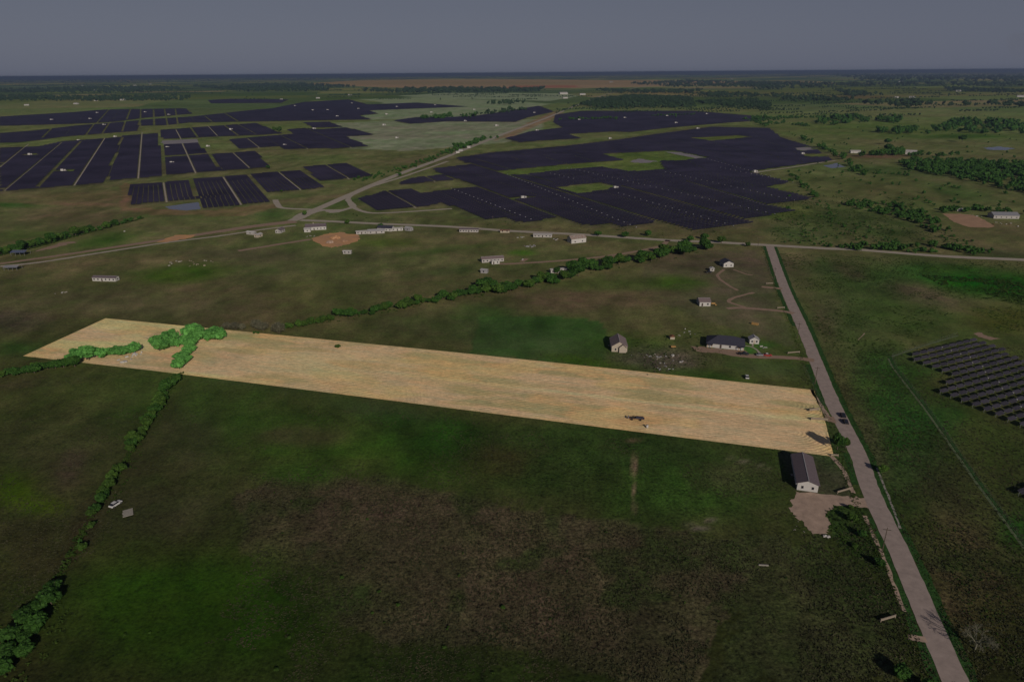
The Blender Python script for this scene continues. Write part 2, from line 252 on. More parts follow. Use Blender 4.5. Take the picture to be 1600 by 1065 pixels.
HOLES = [[(780, 268), (860, 260), (905, 256), (975, 251), (940, 241), (1050, 236), (1110, 247), (1060, 252), (1030, 252), (1039, 265), (985, 269), (940, 262), (875, 267), (808, 275), (790, 272)],
         [(865, 294), (935, 286), (962, 292), (950, 297), (905, 304)], [(1077, 216), (1155, 212), (1175, 215), (1112, 221)], [(798, 310), (820, 308), (834, 309), (812, 313)], [(1240, 232), (1262, 230), (1276, 235), (1250, 237)], [(1250, 241), (1290, 241), (1300, 246), (1262, 246)],
         [(88, 267), (118, 265), (118, 269), (88, 269)], [(36, 242), (60, 240), (60, 243), (36, 244)]]
NEAR = [[(1419, 559), (1500, 531), (1517, 531), (1600, 562), (1640, 578), (1640, 690), (1600, 668), (1461, 609), (1494, 594)], [(1575, 763), (1640, 738), (1640, 815), (1592, 772)]]
LANES = [((8, 298), (97, 223), 5), ((60, 292), (126, 222), 9), ((116, 290), (164, 216), 6), ((216, 279), (222, 207), 6), ((306, 271), (285, 225), 5), ((275, 203), (283, 218), 5), ((298, 200), (309, 215), 8), ((325, 197), (340, 213), 5),
         ((350, 196), (372, 212), 8), ((372, 195), (400, 210), 5), ((365, 240), (390, 263), 5), ((387, 217), (405, 231), 5), ((440, 213), (481, 233), 5), ((478, 201), (549, 231), 5), ((255.5, 285.5), (260.4, 316), 5), ((349, 277), (377, 320), 5),
         ((436, 270), (470, 297), 5), ((510, 259), (546, 280), 5), ((734, 256), (1035, 349), 7), ((718, 282), (872, 340), 7), ((975, 293), (1175, 347), 7), ((607, 301), (650, 325), 5), ((560, 313), (655, 304), 6), ((665, 277), (680, 284), 5),
         ((170, 172), (152, 192), 8), ((204, 171), (198, 187), 10), ((220, 171), (219, 205), 8), ((240, 172), (241, 196), 10), ((257, 171), (262, 196), 8), ((274, 171), (278, 194), 8), ((148, 193), (134, 212), 8), ((172, 191), (160, 209), 8), ((196, 190), (191, 206), 8), ((80, 202), (66, 216), 8),
         ((45, 225), (0, 262), 6), ((320, 182), (332, 191), 8), ((352, 178), (372, 190), 10), ((745, 250), (860, 285), 4), ((1075, 285), (1195, 320), 5)]
DOTS = [((700, 294), (828, 344)), ((790, 273), (993, 357)), ((850, 270), (893, 280)), ((955, 300), (1145, 355)), ((880, 262), (1208, 336)), ((1030, 268), (1237, 314)), ((1120, 262), (1236, 286)), ((1070, 240), (1200, 276))]
FENCED = [[(1395, 556), (1495, 525), (1640, 560), (1640, 905), (1600, 852)]]
# ---------------------------------------------------------------- ground
def make_ground():
    ks = np.concatenate([[-8, -4, -2.2], np.linspace(-1.25, 1.25, 440), [2.2, 4, 8]])
    ys = np.concatenate([[-4000, -300, 60], np.exp(np.linspace(math.log(100), math.log(72000), 560))])
    K, Y = np.meshgrid(ks, ys); X = K*np.where(Y < 100, np.where(Y < 0, np.where(Y < -1000, 9000, 300), 90), Y); X = np.clip(X, -70000, 70000)
    nx, ny = len(ks), len(ys); V = np.stack([X.ravel(), Y.ravel(), np.zeros(X.size)], -1)
    I = np.arange(nx*ny).reshape(ny, nx); Q = np.stack([I[:-1, :-1], I[:-1, 1:], I[1:, 1:], I[1:, :-1]], -1).reshape(-1, 4)
    x, y = V[:, 0], V[:, 1]; yy = np.maximum(y, 101); px, py = proj(x, yy)
    gy = [a for a, _ in GRAD]; C = np.stack([np.interp(py, gy, [c[i] for _, c in GRAD]) for i in range(3)], -1)
    rough = np.interp(py, [300, 600, 800], [.25, .3, .55])
    # far farmland patchwork
    cell = 520.; a = R(-14); xr = x*math.cos(a)-y*math.sin(a); yr = x*math.sin(a)+y*math.cos(a)
    wx = xr+260*fbm(x/900, y/900, 2, 5); wy = yr+260*fbm(x/900, y/900, 2, 9)
    ci = np.floor(wx/cell/1.6); cj = np.floor(wy/cell)
    hsh = np.modf(np.abs(np.sin(ci*12.9898+cj*78.233)*43758.5453))[0]; hs2 = np.modf(np.abs(np.sin(ci*39.3+cj*11.1)*2358.5))[0]
    pal = np.array([(52, 62, 46), (70, 78, 54), (60, 68, 50), (82, 80, 60), (48, 58, 44), (66, 72, 50), (86, 76, 62), (50, 62, 44)], float)
    PC = pal[(hsh*7.99).astype(int)]; PC = PC*(.93+.14*hs2[:, None])
    w = np.clip((y-2300)/1500, 0, .85)[:, None]; w = w*np.clip((60000-y)/40000, 0, 1)[:, None]
    C = C*(1-w)+PC*w
    wood = np.clip((fbm(x/1100, y/500, 5, 3)-.54)*12, 0, 1)*np.clip((y-3500)/2500, 0, 1); C = C*(1-.6*wood[:, None])+np.array((48, 60, 54))*.6*wood[:, None]
    bright = np.clip((fbm(x/900+50, y/260, 4, 13)-.62)*14, 0, 1)*np.clip((y-5000)/4000, 0, 1); C = C*(1-.5*bright[:, None])+np.array((96, 98, 92))*.5*bright[:, None]
    wb = (fbm(px/60, py/26, 4, 21)-.5); wc = (fbm(px/14, py/6, 3, 31)-.5)
    for (P, c, e, r) in POLYS:
        qx = px+wb*2*e+wc*e; qy = py+(fbm(px/50+7, py/22, 4, 41)-.5)*e
        m = inpoly(qx, qy, P); C[m] = C[m]*.12+np.array(c)*.88; rough[m] = r
    for P in FARM:
        P2 = np.array(P, float); cc = P2.mean(0); m = inpoly(cc[0]+(px-cc[0])*.985, cc[1]+(py-cc[1])*.96, P); C[m] = C[m]*.35+np.array((60, 58, 44))*.65
    for P in HOLES: m = inpoly(px, py, P); C[m] = np.array((62, 70, 38))
    for (bx, by, rx, ry, an, c, s, r) in BLOBS:
        ca, sa = math.cos(R(an)), math.sin(R(an)); dx = px-bx; dy = py-by
        u = (dx*ca+dy*sa)/rx; v = (-dx*sa+dy*ca)/ry; d = u*u+v*v; sel = d < 5
        if not sel.any(): continue
        q = np.exp(-(d[sel]*1.0)**1.5)*s*np.clip(.35+1.6*fbm(px[sel]/rx*1.7, py[sel]/ry*1.7, 4, int(bx)), 0, 1.1); q = np.clip(q, 0, 1)
        C[sel] = C[sel]*(1-q[:, None])+np.array(c)*q[:, None]; rough[sel] = rough[sel]*(1-q)+r*q
    # pasture mottling, in metres
    m1 = fbm(x/70, y/70, 5, 51)-.5; m2 = fbm(x/22, y/40, 4, 61)-.5; near = np.clip((6000-y)/5000, 0, 1)
    m3 = fbm(x/9, y/14, 4, 71)-.5; m4 = fbm(x/160, y/110, 4, 81)-.5
    C = C*(1+.2*(m1*near)[:, None]+.28*(m2*near)[:, None]+.42*(m3*near)[:, None]); C[:, 0] *= 1+.2*m2*near+.12*m4*near; C[:, 2] *= 1+.25*m2*near+.1*m4*near; C[:, 1] *= 1-.12*m4*near
    isl = np.clip((fbm(x/16, y/16, 4, 91)-.56)*14, 0, 1)*np.clip(rough*1.6-.6, 0, 1); C = C*(1-.55*isl[:, None])+np.array((30, 40, 18))*.55*isl[:, None]
    D = np.sqrt(x*x+y*y+H*H); T = np.exp(-HAZE*D)[:, None]
    A = (lin(np.clip(C, 2, 255))-HAZE_L[None]*(1-T))/(np.maximum(T, .12)*FLUX); A = np.clip(A*1.07, .003, .6)
    me = meshnp('ground', V, Q, [ground_mat()])
    at = me.color_attributes.new('tint', 'FLOAT_COLOR', 'POINT'); at.data.foreach_set('color', np.concatenate([A, np.ones((len(A), 1))], 1).astype(np.float32).ravel())
    ar = me.attributes.new('weediness', 'FLOAT', 'POINT'); ar.data.foreach_set('value', rough.astype(np.float32))
    tag(link('ground', me), kind='structure')
def ground_mat():
    m = bpy.data.materials.new('pasture'); m.use_nodes = True; nt = m.node_tree; n = nt.nodes; L = nt.links; b = n['Principled BSDF']
    b.inputs['Roughness'].default_value = .95; b.inputs['Specular IOR Level'].default_value = .08
    at = n.new('ShaderNodeAttribute'); at.attribute_name = 'tint'; aw = n.new('ShaderNodeAttribute'); aw.attribute_name = 'weediness'
    tc = n.new('ShaderNodeTexCoord')
    def noise(s, d=5, r=.6, vec=None):
        z = n.new('ShaderNodeTexNoise'); z.inputs['Scale'].default_value = s; z.inputs['Detail'].default_value = d; z.inputs['Roughness'].default_value = r
        L.new(vec or tc.outputs['Object'], z.inputs['Vector']); return z.outputs[0]
    def mr(i, a, b_, c, d):
        z = n.new('ShaderNodeMapRange'); L.new(i, z.inputs[0])
        for k, v in zip((1, 2, 3, 4), (a, b_, c, d)): z.inputs[k].default_value = v
        return z.outputs[0]
    def ma(op, a, b_):
        z = n.new('ShaderNodeMath'); z.operation = op
        for k, v in ((0, a), (1, b_)):
            if isinstance(v, (int, float)): z.inputs[k].default_value = v
            else: L.new(v, z.inputs[k])
        return z.outputs[0]
    fine = mr(noise(.9, 6, .75), .32, .68, -1, 1); mid = ma('ADD', ma('MULTIPLY', mr(noise(.16, 6, .72), .34, .66, -1, 1), .8), ma('MULTIPLY', mr(noise(.42, 5, .7), .34, .66, -1, 1), .8)); big = mr(noise(.022, 5, .6), .3, .7, -1, 1)
    wamp = ma('ADD', ma('MULTIPLY', aw.outputs['Fac'], .75), .20)
    f = ma('ADD', ma('MULTIPLY', fine, wamp), ma('ADD', ma('MULTIPLY', mid, ma('ADD', ma('MULTIPLY', aw.outputs['Fac'], .26), .16)), ma('MULTIPLY', big, .10)))
    sc_ = n.new('ShaderNodeVectorMath'); sc_.operation = 'SCALE'; L.new(at.outputs['Color'], sc_.inputs[0]); L.new(ma('ADD', f, 1.), sc_.inputs['Scale'])
    hue = n.new('ShaderNodeMix'); hue.data_type = 'RGBA'; hue.blend_type = 'MULTIPLY'; L.new(mr(noise(.07, 6, .7), .42, .62, 0, .5), hue.inputs[0])
    L.new(sc_.outputs[0], hue.inputs[6]); hue.inputs[7].default_value = (.72, 1.06, .62, 1)
    L.new(hue.outputs[2], b.inputs['Base Color'])
    bp = n.new('ShaderNodeBump'); bp.inputs['Distance'].default_value = .55; L.new(ma('ADD', ma('MULTIPLY', wamp, .9), .05), bp.inputs['Strength'])
    L.new(noise(.7, 6, .7), bp.inputs['Height']); L.new(bp.outputs[0], b.inputs['Normal'])
    return m
make_ground()
# ---------------------------------------------------------------- flat patches and roads
def catmull(P, n=6):
    P = [np.array(p, float) for p in P]; P = [2*P[0]-P[1]]+P+[2*P[-1]-P[-2]]; o = []
    for i in range(1, len(P)-2):
        for k in range(n):
            t = k/n; a, b, c, d = P[i-1:i+3]; o.append(.5*((2*b)+(-a+c)*t+(2*a-5*b+4*c-d)*t*t+(-a+3*b-3*c+d)*t**3))
    o.append(P[-2]); return np.array(o)
def ribbon(name, pts, w, z, m, smooth=6, jit=.06, kind='structure'):
    G = gn(pts)
    if len(G) > 2 and smooth: G = catmull(G, smooth)
    S = np.concatenate([[0], np.cumsum(np.hypot(*np.diff(G, axis=0).T))]); n = max(8, min(260, int(S[-1]/3)))
    s = np.linspace(0, S[-1], n); X = np.interp(s, S, G[:, 0]); Y = np.interp(s, S, G[:, 1]); T = np.stack([np.gradient(X), np.gradient(Y)], -1); T /= np.linalg.norm(T, axis=1)[:, None]
    N = np.stack([-T[:, 1], T[:, 0]], -1); W = np.interp(s/S[-1], np.linspace(0, 1, len(w)), w)/2 if hasattr(w, '__len__') else np.full(n, w/2.)
    hA = W*(1+jit*rng.normal(size=n)); hB = W*(1+jit*rng.normal(size=n))
    P = np.stack([X, Y], -1); V = np.concatenate([np.c_[P+N*hA[:, None], np.full(n, z)], np.c_[P-N*hB[:, None], np.full(n, z)]])
    i = np.arange(n-1); Q = np.stack([i+n, i+n+1, i+1, i], -1)
    return tag(link(name, meshnp(name, V, Q, m)), kind=kind)
def patch(name, poly, z, m, wob=.5, sub=6, kind='structure'):
    G = gn(poly); n = len(G); P = []
    for i in range(n):
        for k in range(sub):
            q = G[i]+(G[(i+1) % n]-G[i])*k/sub; P.append((q[0]+rng.normal()*wob, q[1]+rng.normal()*wob, z))
    mb = MB(); mb.poly(P if np.cross(G[1]-G[0], G[2]-G[1]) > 0 else P[::-1]); return tag(mb.build(name, m), kind=kind)
ROAD = [(1188, 350), (1203, 385), (1226, 450), (1253, 510), (1277, 570), (1304, 635), (1341, 710), (1358, 760), (1380, 810), (1400, 850), (1422, 900), (1443, 950), (1465, 1000), (1493, 1065), (1512, 1110), (1550, 1190)]
ribbon('road', ROAD[1:], 6.7, .05, MT['road'], jit=.03)
def beside(off, i0=1, i1=99):
    G = gn(ROAD[i0:i1]); T = np.gradient(G, axis=0); T /= np.linalg.norm(T, axis=1)[:, None]; Q = G+np.stack([-T[:, 1], T[:, 0]], -1)*off; x, y = proj(Q[:, 0], Q[:, 1]); return list(zip(x, y))
ribbon('cross_road', [(470, 344), (520, 346), (600, 350), (700, 354), (800, 361), (900, 366), (1040, 375), (1110, 378), (1200, 383), (1290, 388), (1340, 390), (1470, 400), (1600, 406), (1700, 412)], 8.5, .04, MT['road_far'], jit=.03)
ribbon('highway', [(478, 333), (500, 325), (550, 303), (624, 272), (700, 244), (780, 212), (860, 182), (903, 164), (950, 147), (990, 138), (1040, 130)], [12, 12, 12, 14, 16, 18], .06, MT['road_far'], jit=.03)
ribbon('service_road', [(543, 313), (548, 306), (570, 295), (630, 276), (700, 252)], 6, .045, MT['road_far'], jit=.04)
ribbon('service_road', [(430, 312), (434, 320), (442, 325), (478, 327), (530, 328), (552, 323), (547, 316), (543, 313)], 7, .05, MT['road_far'], jit=.05)
ribbon('service_road', [(545, 312), (550, 322), (566, 330), (590, 333), (650, 330), (706, 326)], 6, .055, MT['road_far'], jit=.04)
ribbon('service_road', [(500, 328), (478, 334), (466, 341), (456, 345)], [14, 16, 12], .065, MT['road_far'])
patch('gravel_apron', [(500, 327), (530, 328), (548, 326), (530, 332), (515, 333)], .07, MT['road_far'])
ribbon('dirt_track', [(462, 346), (400, 353), (300, 368), (200, 383), (100, 398), (0, 412), (-60, 420)], [16, 12, 9, 7, 6], .035, MT['track'])
ribbon('dirt_track', [(462, 352), (400, 360), (340, 369), (260, 379), (150, 396), (60, 410), (0, 416)], 5, .045, MT['road_far'], jit=.1)
ribbon('dirt_track', [(485, 374), (440, 381), (372, 392)], 6, .04, MT['track'])
ribbon('dirt_track', [(1044, 375), (1033, 384), (1008, 390), (950, 400), (880, 407), (800, 412), (780, 412)], 4.6, .04, MT['track'])
ribbon('dirt_track', [(815, 409), (823, 404)], 4, .045, MT['track'])
ribbon('driveway', [(1222, 451), (1210, 450), (1190, 448)], 4.5, .055, MT['track']); ribbon('driveway', [(1240, 490), (1222, 486), (1160, 481), (1136, 482)], 4.2, .055, MT['track']); ribbon('driveway', [(1164, 480), (1145, 474), (1138, 470), (1150, 464), (1178, 457)], 2.6, .045, MT['track'], jit=.15)
ribbon('dirt_track', [(1131, 421), (1121, 431), (1136, 444), (1153, 454)], 2.2, .04, MT['track'], jit=.2); ribbon('dirt_track', [(1146, 421), (1165, 428), (1176, 430)], 1.8, .04, MT['track'], jit=.2)
ribbon('driveway', [(1272, 563), (1250, 560), (1220, 558), (1190, 557), (1150, 554), (1125, 549)], [5, 4.4, 4.4, 5.5, 6, 4], .055, MT['track'])
ribbon('garden_path', [(1187, 552), (1182, 546), (1172, 541), (1160, 540)], 1.1, .05, MT['road_far']); ribbon('garden_path', [(1176, 541), (1176, 537)], 1, .055, MT['road_far'])
patch('gravel_yard', [(1246, 768), (1290, 771), (1318, 774), (1352, 777), (1360, 794), (1330, 789), (1300, 790), (1290, 806), (1296, 822), (1292, 831), (1272, 834), (1262, 822), (1245, 808), (1234, 797), (1240, 783)], .045, MT['yard'], .5)
patch('driveway', [(1303, 651), (1288, 650), (1289, 657), (1306, 661)], .058, MT['track'], .1, 3); patch('driveway', [(1444, 993), (1417, 991), (1420, 999), (1448, 1003)], .058, MT['yard'], .2, 3)
patch('dirt_pad', [(488, 372), (506, 366), (532, 362), (560, 368), (562, 375), (545, 382), (520, 387), (500, 383)], .05, MT['orange'], 1.5)
patch('riding_arena', [(1473, 334), (1500, 334), (1522, 336), (1540, 344), (1554, 354), (1545, 356), (1515, 355), (1490, 347)], .04, MT['dirt'], .5)
patch('bare_patch', [(0, 388), (25, 386), (14, 392), (0, 396)], .04, MT['orange'], 1); patch('bare_patch', [(50, 394), (90, 380), (120, 377), (100, 384), (62, 392)], .03, MT['track'], 1.5)
patch('bare_patch', [(245, 378), (275, 367), (305, 367), (300, 371), (262, 378)], .05, MT['orange'], 1); patch('bare_patch', [(1130, 545), (1080, 540), (1090, 549), (1135, 553), (1150, 556), (1165, 548)], .035, MT['track'], .8)
patch('pond', [(258, 323), (285, 319), (310, 316), (314, 327), (290, 329), (266, 327)], .06, MT['water'], .6); patch('pond', [(1537, 231), (1560, 229), (1588, 232), (1570, 235), (1545, 234)], .09, MT['water'], 2)
patch('pond', [(984, 252), (998, 248), (1028, 252), (1010, 255), (990, 254)], .08, MT['palegrey'], 2); patch('bare_patch', [(1040, 237), (1062, 238), (1100, 246), (1088, 248), (1050, 240)], .08, MT['palegrey'], 2)
patch('pond', [(1240, 231), (1262, 230), (1275, 235), (1250, 235)], .08, MT['palegrey'], 2); patch('pond', [(1285, 259), (1308, 255), (1320, 261), (1300, 263)], .08, MT['water'], 1)
patch('bare_patch', [(252, 220), (308, 217), (310, 223), (254, 226)], .06, MT['palegrey'], 1.5); patch('bare_patch', [(1340, 532), (1350, 520), (1352, 521)], .03, MT['yard'], .1)
patch('bare_patch', [(1520, 521), (1532, 519), (1540, 524), (1562, 529), (1545, 531), (1530, 526)], .03, MT['track'], .3)
ribbon('service_road', [(1180, 271), (1190, 268), (1240, 261), (1282, 254), (1306, 251)], 5, .07, MT['road_far']); 
ribbon('verge_path', [(1299, 712), (1318, 735), (1334, 770)], 1.6, .03, MT['yard'], jit=.3); ribbon('verge_path', [(1370, 730), (1384, 765), (1398, 800), (1406, 825)], .7, .03, MT['concrete'], jit=.3)
ribbon('verge_path', [(1350, 805), (1372, 850), (1394, 905), (1414, 955)], 1.1, .03, MT['yard'], jit=.3); ribbon('verge_path', [(1268, 608), (1282, 632), (1296, 655)], 1.6, .03, MT['yard'], jit=.3)
ribbon('grass_verge', beside(4.6), 2.6, .028, MT['verge'], jit=.16)
for a_, b_ in ((1, 4), (4, 6), (6, 8), (8, 16)): ribbon('grass_verge', beside(-4.7, a_, b_), 2.4, .028, MT['verge'], jit=.2)
ribbon('grass_verge', [(1390, 557), (1400, 575), (1450, 640), (1520, 740), (1600, 850), (1640, 905)], 2.0, .03, MT['verge'], jit=.1)
ribbon('grass_track', [(1388, 560), (1398, 578), (1448, 643), (1518, 743), (1598, 853), (1638, 908)], 1.0, .036, MT['palegrass'], jit=.12); ribbon('grass_track', [(1394, 557), (1440, 541), (1497, 524)], 1.2, .036, MT['palegrass'], jit=.12)
# ---------------------------------------------------------------- the cut hay field, the plot's highlight painted into its base colour
def hay_mat():
    m = bpy.data.materials.new('cut_hay_highlit'); m.use_nodes = True; nt = m.node_tree; n = nt.nodes; L = nt.links; b = n['Principled BSDF']
    b.inputs['Roughness'].default_value = .95; b.inputs['Specular IOR Level'].default_value = .1
    at = n.new('ShaderNodeAttribute'); at.attribute_name = 'swath'; aw = n.new('ShaderNodeAttribute'); aw.attribute_name = 'tint'; am = n.new('ShaderNodeAttribute'); am.attribute_name = 'rows'
    tc = n.new('ShaderNodeTexCoord')
    def noise(s, d=5, r=.65):
        z = n.new('ShaderNodeTexNoise'); z.inputs['Scale'].default_value = s; z.inputs['Detail'].default_value = d; z.inputs['Roughness'].default_value = r; L.new(tc.outputs['Object'], z.inputs['Vector']); return z.outputs[0]
    def ma(op, a, b_=0.):
        z = n.new('ShaderNodeMath'); z.operation = op
        for k, v in ((0, a), (1, b_)):
            if isinstance(v, (int, float)): z.inputs[k].default_value = v
            else: L.new(v, z.inputs[k])
        return z.outputs[0]
    ph = ma('ADD', ma('MULTIPLY', at.outputs['Fac'], 2*math.pi/1.7), ma('MULTIPLY', noise(.1, 5), 9.))
    st = ma('MULTIPLY', ma('SINE', ph), am.outputs['Fac'])
    gate = ma('MULTIPLY', ma('ADD', noise(.06, 5), -.3), .34)
    f = ma('ADD', ma('MULTIPLY', st, gate), ma('MULTIPLY', ma('ADD', noise(.55, 6, .75), -.5), 1.1))
    a1 = n.new('ShaderNodeAttribute'); a1.attribute_name = 'along'; a2 = n.new('ShaderNodeAttribute'); a2.attribute_name = 'across'; cx = n.new('ShaderNodeCombineXYZ')
    L.new(ma('MULTIPLY', a1.outputs['Fac'], .22), cx.inputs[0]); L.new(a2.outputs['Fac'], cx.inputs[1])
    def fib(sc_):
        z = n.new('ShaderNodeTexNoise'); z.inputs['Scale'].default_value = sc_; z.inputs['Detail'].default_value = 6; z.inputs['Roughness'].default_value = .75; L.new(cx.outputs[0], z.inputs['Vector']); return z.outputs[0]
    f2 = ma('ADD', ma('ADD', ma('MULTIPLY', ma('ADD', noise(.05, 5, .7), -.5), .5), ma('MULTIPLY', ma('ADD', fib(.9), -.5), 1.3)), f)
    h2 = n.new('ShaderNodeMix'); h2.data_type = 'RGBA'; h2.blend_type = 'MULTIPLY'; r2 = n.new('ShaderNodeValToRGB'); r2.color_ramp.elements[0].position = .36; r2.color_ramp.elements[0].color = (.80, .90, .88, 1); r2.color_ramp.elements[1].position = .64; r2.color_ramp.elements[1].color = (1.07, .99, .91, 1)
    L.new(fib(.28), r2.inputs[0]); h2.inputs[0].default_value = 1; L.new(aw.outputs['Color'], h2.inputs[6]); L.new(r2.outputs[0], h2.inputs[7])
    s = n.new('ShaderNodeVectorMath'); s.operation = 'SCALE'; L.new(h2.outputs[2], s.inputs[0]); L.new(ma('ADD', f2, 1.), s.inputs['Scale'])
    L.new(s.outputs[0], b.inputs['Base Color'])
    bp = n.new('ShaderNodeBump'); bp.inputs['Distance'].default_value = .25; bp.inputs['Strength'].default_value = .8; L.new(ma('ADD', ma('MULTIPLY', st, .5), noise(1.2, 5, .7)), bp.inputs['Height']); L.new(bp.outputs[0], b.inputs['Normal'])
    return m
PLOT = [(165, 497), (404, 520), (700, 549), (1000, 580), (1272, 609), (1283, 640), (1290, 660), (1303, 713), (1000, 675), (600, 624), (240, 579), (36, 556)]
def make_plot():
    G = gn(PLOT); o = gn([(1303, 713)])[0]; e1 = gn([(240, 580)])[0]-o; e1 /= np.linalg.norm(e1); e2 = np.array([-e1[1], e1[0]])
    if ((gn([(1272, 609)])[0]-o)@e2) < 0: e2 = -e2
    L_ = (G-o)@e1; W_ = (G-o)@e2; st = .9
    a = np.arange(L_.min()-2, L_.max()+2, st); b = np.arange(W_.min()-2, W_.max()+2, st)
    A, B = np.meshgrid(a, b); X = o[0]+A*e1[0]+B*e2[0]; Y = o[1]+A*e1[1]+B*e2[1]; px, py = proj(X, Y)
    nx, ny = len(a), len(b); I = np.arange(nx*ny).reshape(ny, nx)
    inside = inpoly(X, Y, G)
    # snap outside neighbours onto the outline so that the field keeps a straight edge
    segs = [(G[i], G[(i+1) % len(G)]) for i in range(len(G))]; P = np.stack([X.ravel(), Y.ravel()], -1); best = np.full(len(P), 1e9); near = P.copy()
    for (p, q) in segs:
        d = q-p; t = np.clip(((P-p)@d)/(d@d), 0, 1); c = p+t[:, None]*d; dd = np.hypot(*(P-c).T); k = dd < best; best[k] = dd[k]; near[k] = c[k]
    ins = inside.ravel(); snap = (~ins) & (best < 1.6); P[snap] = near[snap]; ok = ins | snap
    Q = np.stack([I[:-1, :-1], I[:-1, 1:], I[1:, 1:], I[1:, :-1]], -1).reshape(-1, 4); Q = Q[ok[Q].all(1) & ins[Q].any(1)]
    if np.cross(e1, e2) < 0: Q = Q[:, ::-1]
    px, py = px.ravel(), py.ravel(); A, B = A.ravel(), B.ravel()
    Wd = float(((gn([(1272, 609)])[0]-o)@e2)); r1 = .70*Wd; r2 = .27*Wd
    def cap(A, B, c, s0): return np.hypot(np.maximum(s0-A, 0), B-c)
    d1 = cap(A, B, r1, 13.); d2 = cap(A, B, r2, 14.); sw = np.minimum(d1, d2*1.0)
    lean = np.clip((A-158)/30, 0, 1)*np.clip((210-A)/30, 0, 1)*np.clip(np.abs(B-.5*Wd)/8, 0, 1); sw = np.where(lean > .5, B*.45+A*.9*np.where(B > .5*Wd, 1, -1), sw)
    rows = np.interp(A, [0, 120, 190, 260, 420], [.36, .42, .6, .3, .1])*np.abs(2*lean-1)
    base = np.array([(160, 135, 107)]*len(A), float); gn_ = fbm(A/38, B/9, 5, 3); m = np.clip((gn_-.5)*6, 0, .85)[:, None]; base = base*(1-m)+np.array((132, 122, 88))*m
    m = np.clip((fbm(A/30+40, B/12, 5, 8)-.52)*5, 0, .8)[:, None]; base = base*(1-m)+np.array((190, 138, 98))*m
    m = np.clip((fbm(A/60-20, B/20, 3, 12)-.5)*6, 0, .7)[:, None]*np.clip((A-250)/60, 0, 1)[:, None]; base = base*(1-m)+np.array((182, 152, 108))*m
    tr_ = (np.exp(-((B-.47*Wd)/1.6)**2)*np.clip((230-A)/60, 0, 1)*.45)[:, None]; base = base*(1-tr_)+np.array((188, 158, 118))*tr_
    for cc_ in (.56, .38): tr_ = (np.exp(-((B-cc_*Wd)/3.)**2)*np.clip((240-A)/60, 0, 1)*.5*np.clip(fbm(A/14, B/5, 3, 44)*2-.4, 0, 1))[:, None]; base = base*(1-tr_)+np.array((128, 120, 88))*tr_
    edge = np.clip(1-best/2.5, 0, 1)[:, None]*.35; base = base*(1-edge)+np.array((128, 124, 84))*edge
    for (bx, by, rx, ry, c, s) in ((265, 556, 60, 8, (150, 118, 92), .8), (215, 560, 50, 9, (140, 126, 100), .9), (320, 556, 22, 12, (130, 124, 88), .7), (375, 525, 40, 6, (120, 120, 80), .7), (1000, 657, 45, 8, (118, 112, 80), .6), (1262, 690, 22, 10, (120, 112, 84), .4),
                                 (690, 575, 60, 25, (150, 132, 90), .5), (330, 566, 14, 6, (124, 124, 100), .5), (500, 600, 60, 10, (134, 124, 92), .6), (1240, 652, 35, 4, (186, 150, 110), .7), (1270, 650, 16, 7, (120, 128, 92), .7), (500, 575, 110, 20, (182, 150, 110), .5)):
        q = (np.exp(-(((px-bx)/rx)**2+((py-by)/ry)**2))*s)[:, None]; base = base*(1-q)+np.array(c)*q
    T = np.exp(-HAZE*np.hypot(np.hypot(P[:, 0], P[:, 1]), H))[:, None]
    Al = np.clip((lin(base)-HAZE_L*(1-T))/(T*FLUX), .03, .80)
    me = meshnp('hay_field', np.c_[P, np.full(len(P), .03)], Q, hay_mat())
    ca = me.color_attributes.new('tint', 'FLOAT_COLOR', 'POINT'); ca.data.foreach_set('color', np.c_[Al, np.ones(len(Al))].astype(np.float32).ravel())
    for nm, v in (('swath', sw), ('rows', rows), ('along', A), ('across', B)):
        k = me.attributes.new(nm, 'FLOAT', 'POINT'); k.data.foreach_set('value', v.astype(np.float32))
    tag(link('hay_field', me), kind='structure')
make_plot()
# ---------------------------------------------------------------- solar farms
def ab(azA): a = R(azA); return np.array([math.sin(a), math.cos(a)]), np.array([math.cos(a), -math.sin(a)])   # A away from the camera, B along the rows
def grid_cells(polys, azA, pitch, step, holes=(), lanes=()):
    A, B = ab(azA); G = [gn(P) for P in polys]; allp = np.concatenate(G); a = allp@A; b = allp@B
    ai = np.arange(math.floor(a.min()/pitch), math.ceil(a.max()/pitch)+1); bi = np.arange(math.floor(b.min()/step), math.ceil(b.max()/step)+1)
    AA, BB = np.meshgrid(ai*pitch, bi*step, indexing='ij'); X = AA*A[0]+BB*B[0]; Y = AA*A[1]+BB*B[1]; k = np.zeros(X.shape, bool)
    for P in G:
        sel = (X >= P[:, 0].min()) & (X <= P[:, 0].max()) & (Y >= P[:, 1].min()) & (Y <= P[:, 1].max()); ii = np.nonzero(sel); k[ii] |= inpoly(X[ii], Y[ii], P)
    for P in holes:
        P = gn(P); sel = (X >= P[:, 0].min()) & (X <= P[:, 0].max()) & (Y >= P[:, 1].min()) & (Y <= P[:, 1].max()); ii = np.nonzero(sel); k[ii] &= ~inpoly(X[ii], Y[ii], P)
    for (p, q, w) in lanes:
        p, q = gn([p, q]); d = q-p; L = np.hypot(*d); d = d/L; s = (X-p[0])*d[0]+(Y-p[1])*d[1]; r = np.abs((X-p[0])*d[1]-(Y-p[1])*d[0]); k &= ~((s > -8) & (s < L+8) & (r < w/2+.6))
    return k, AA, BB, A, B
TILT = R(25); PW = 2.0; AXZ = 1.5
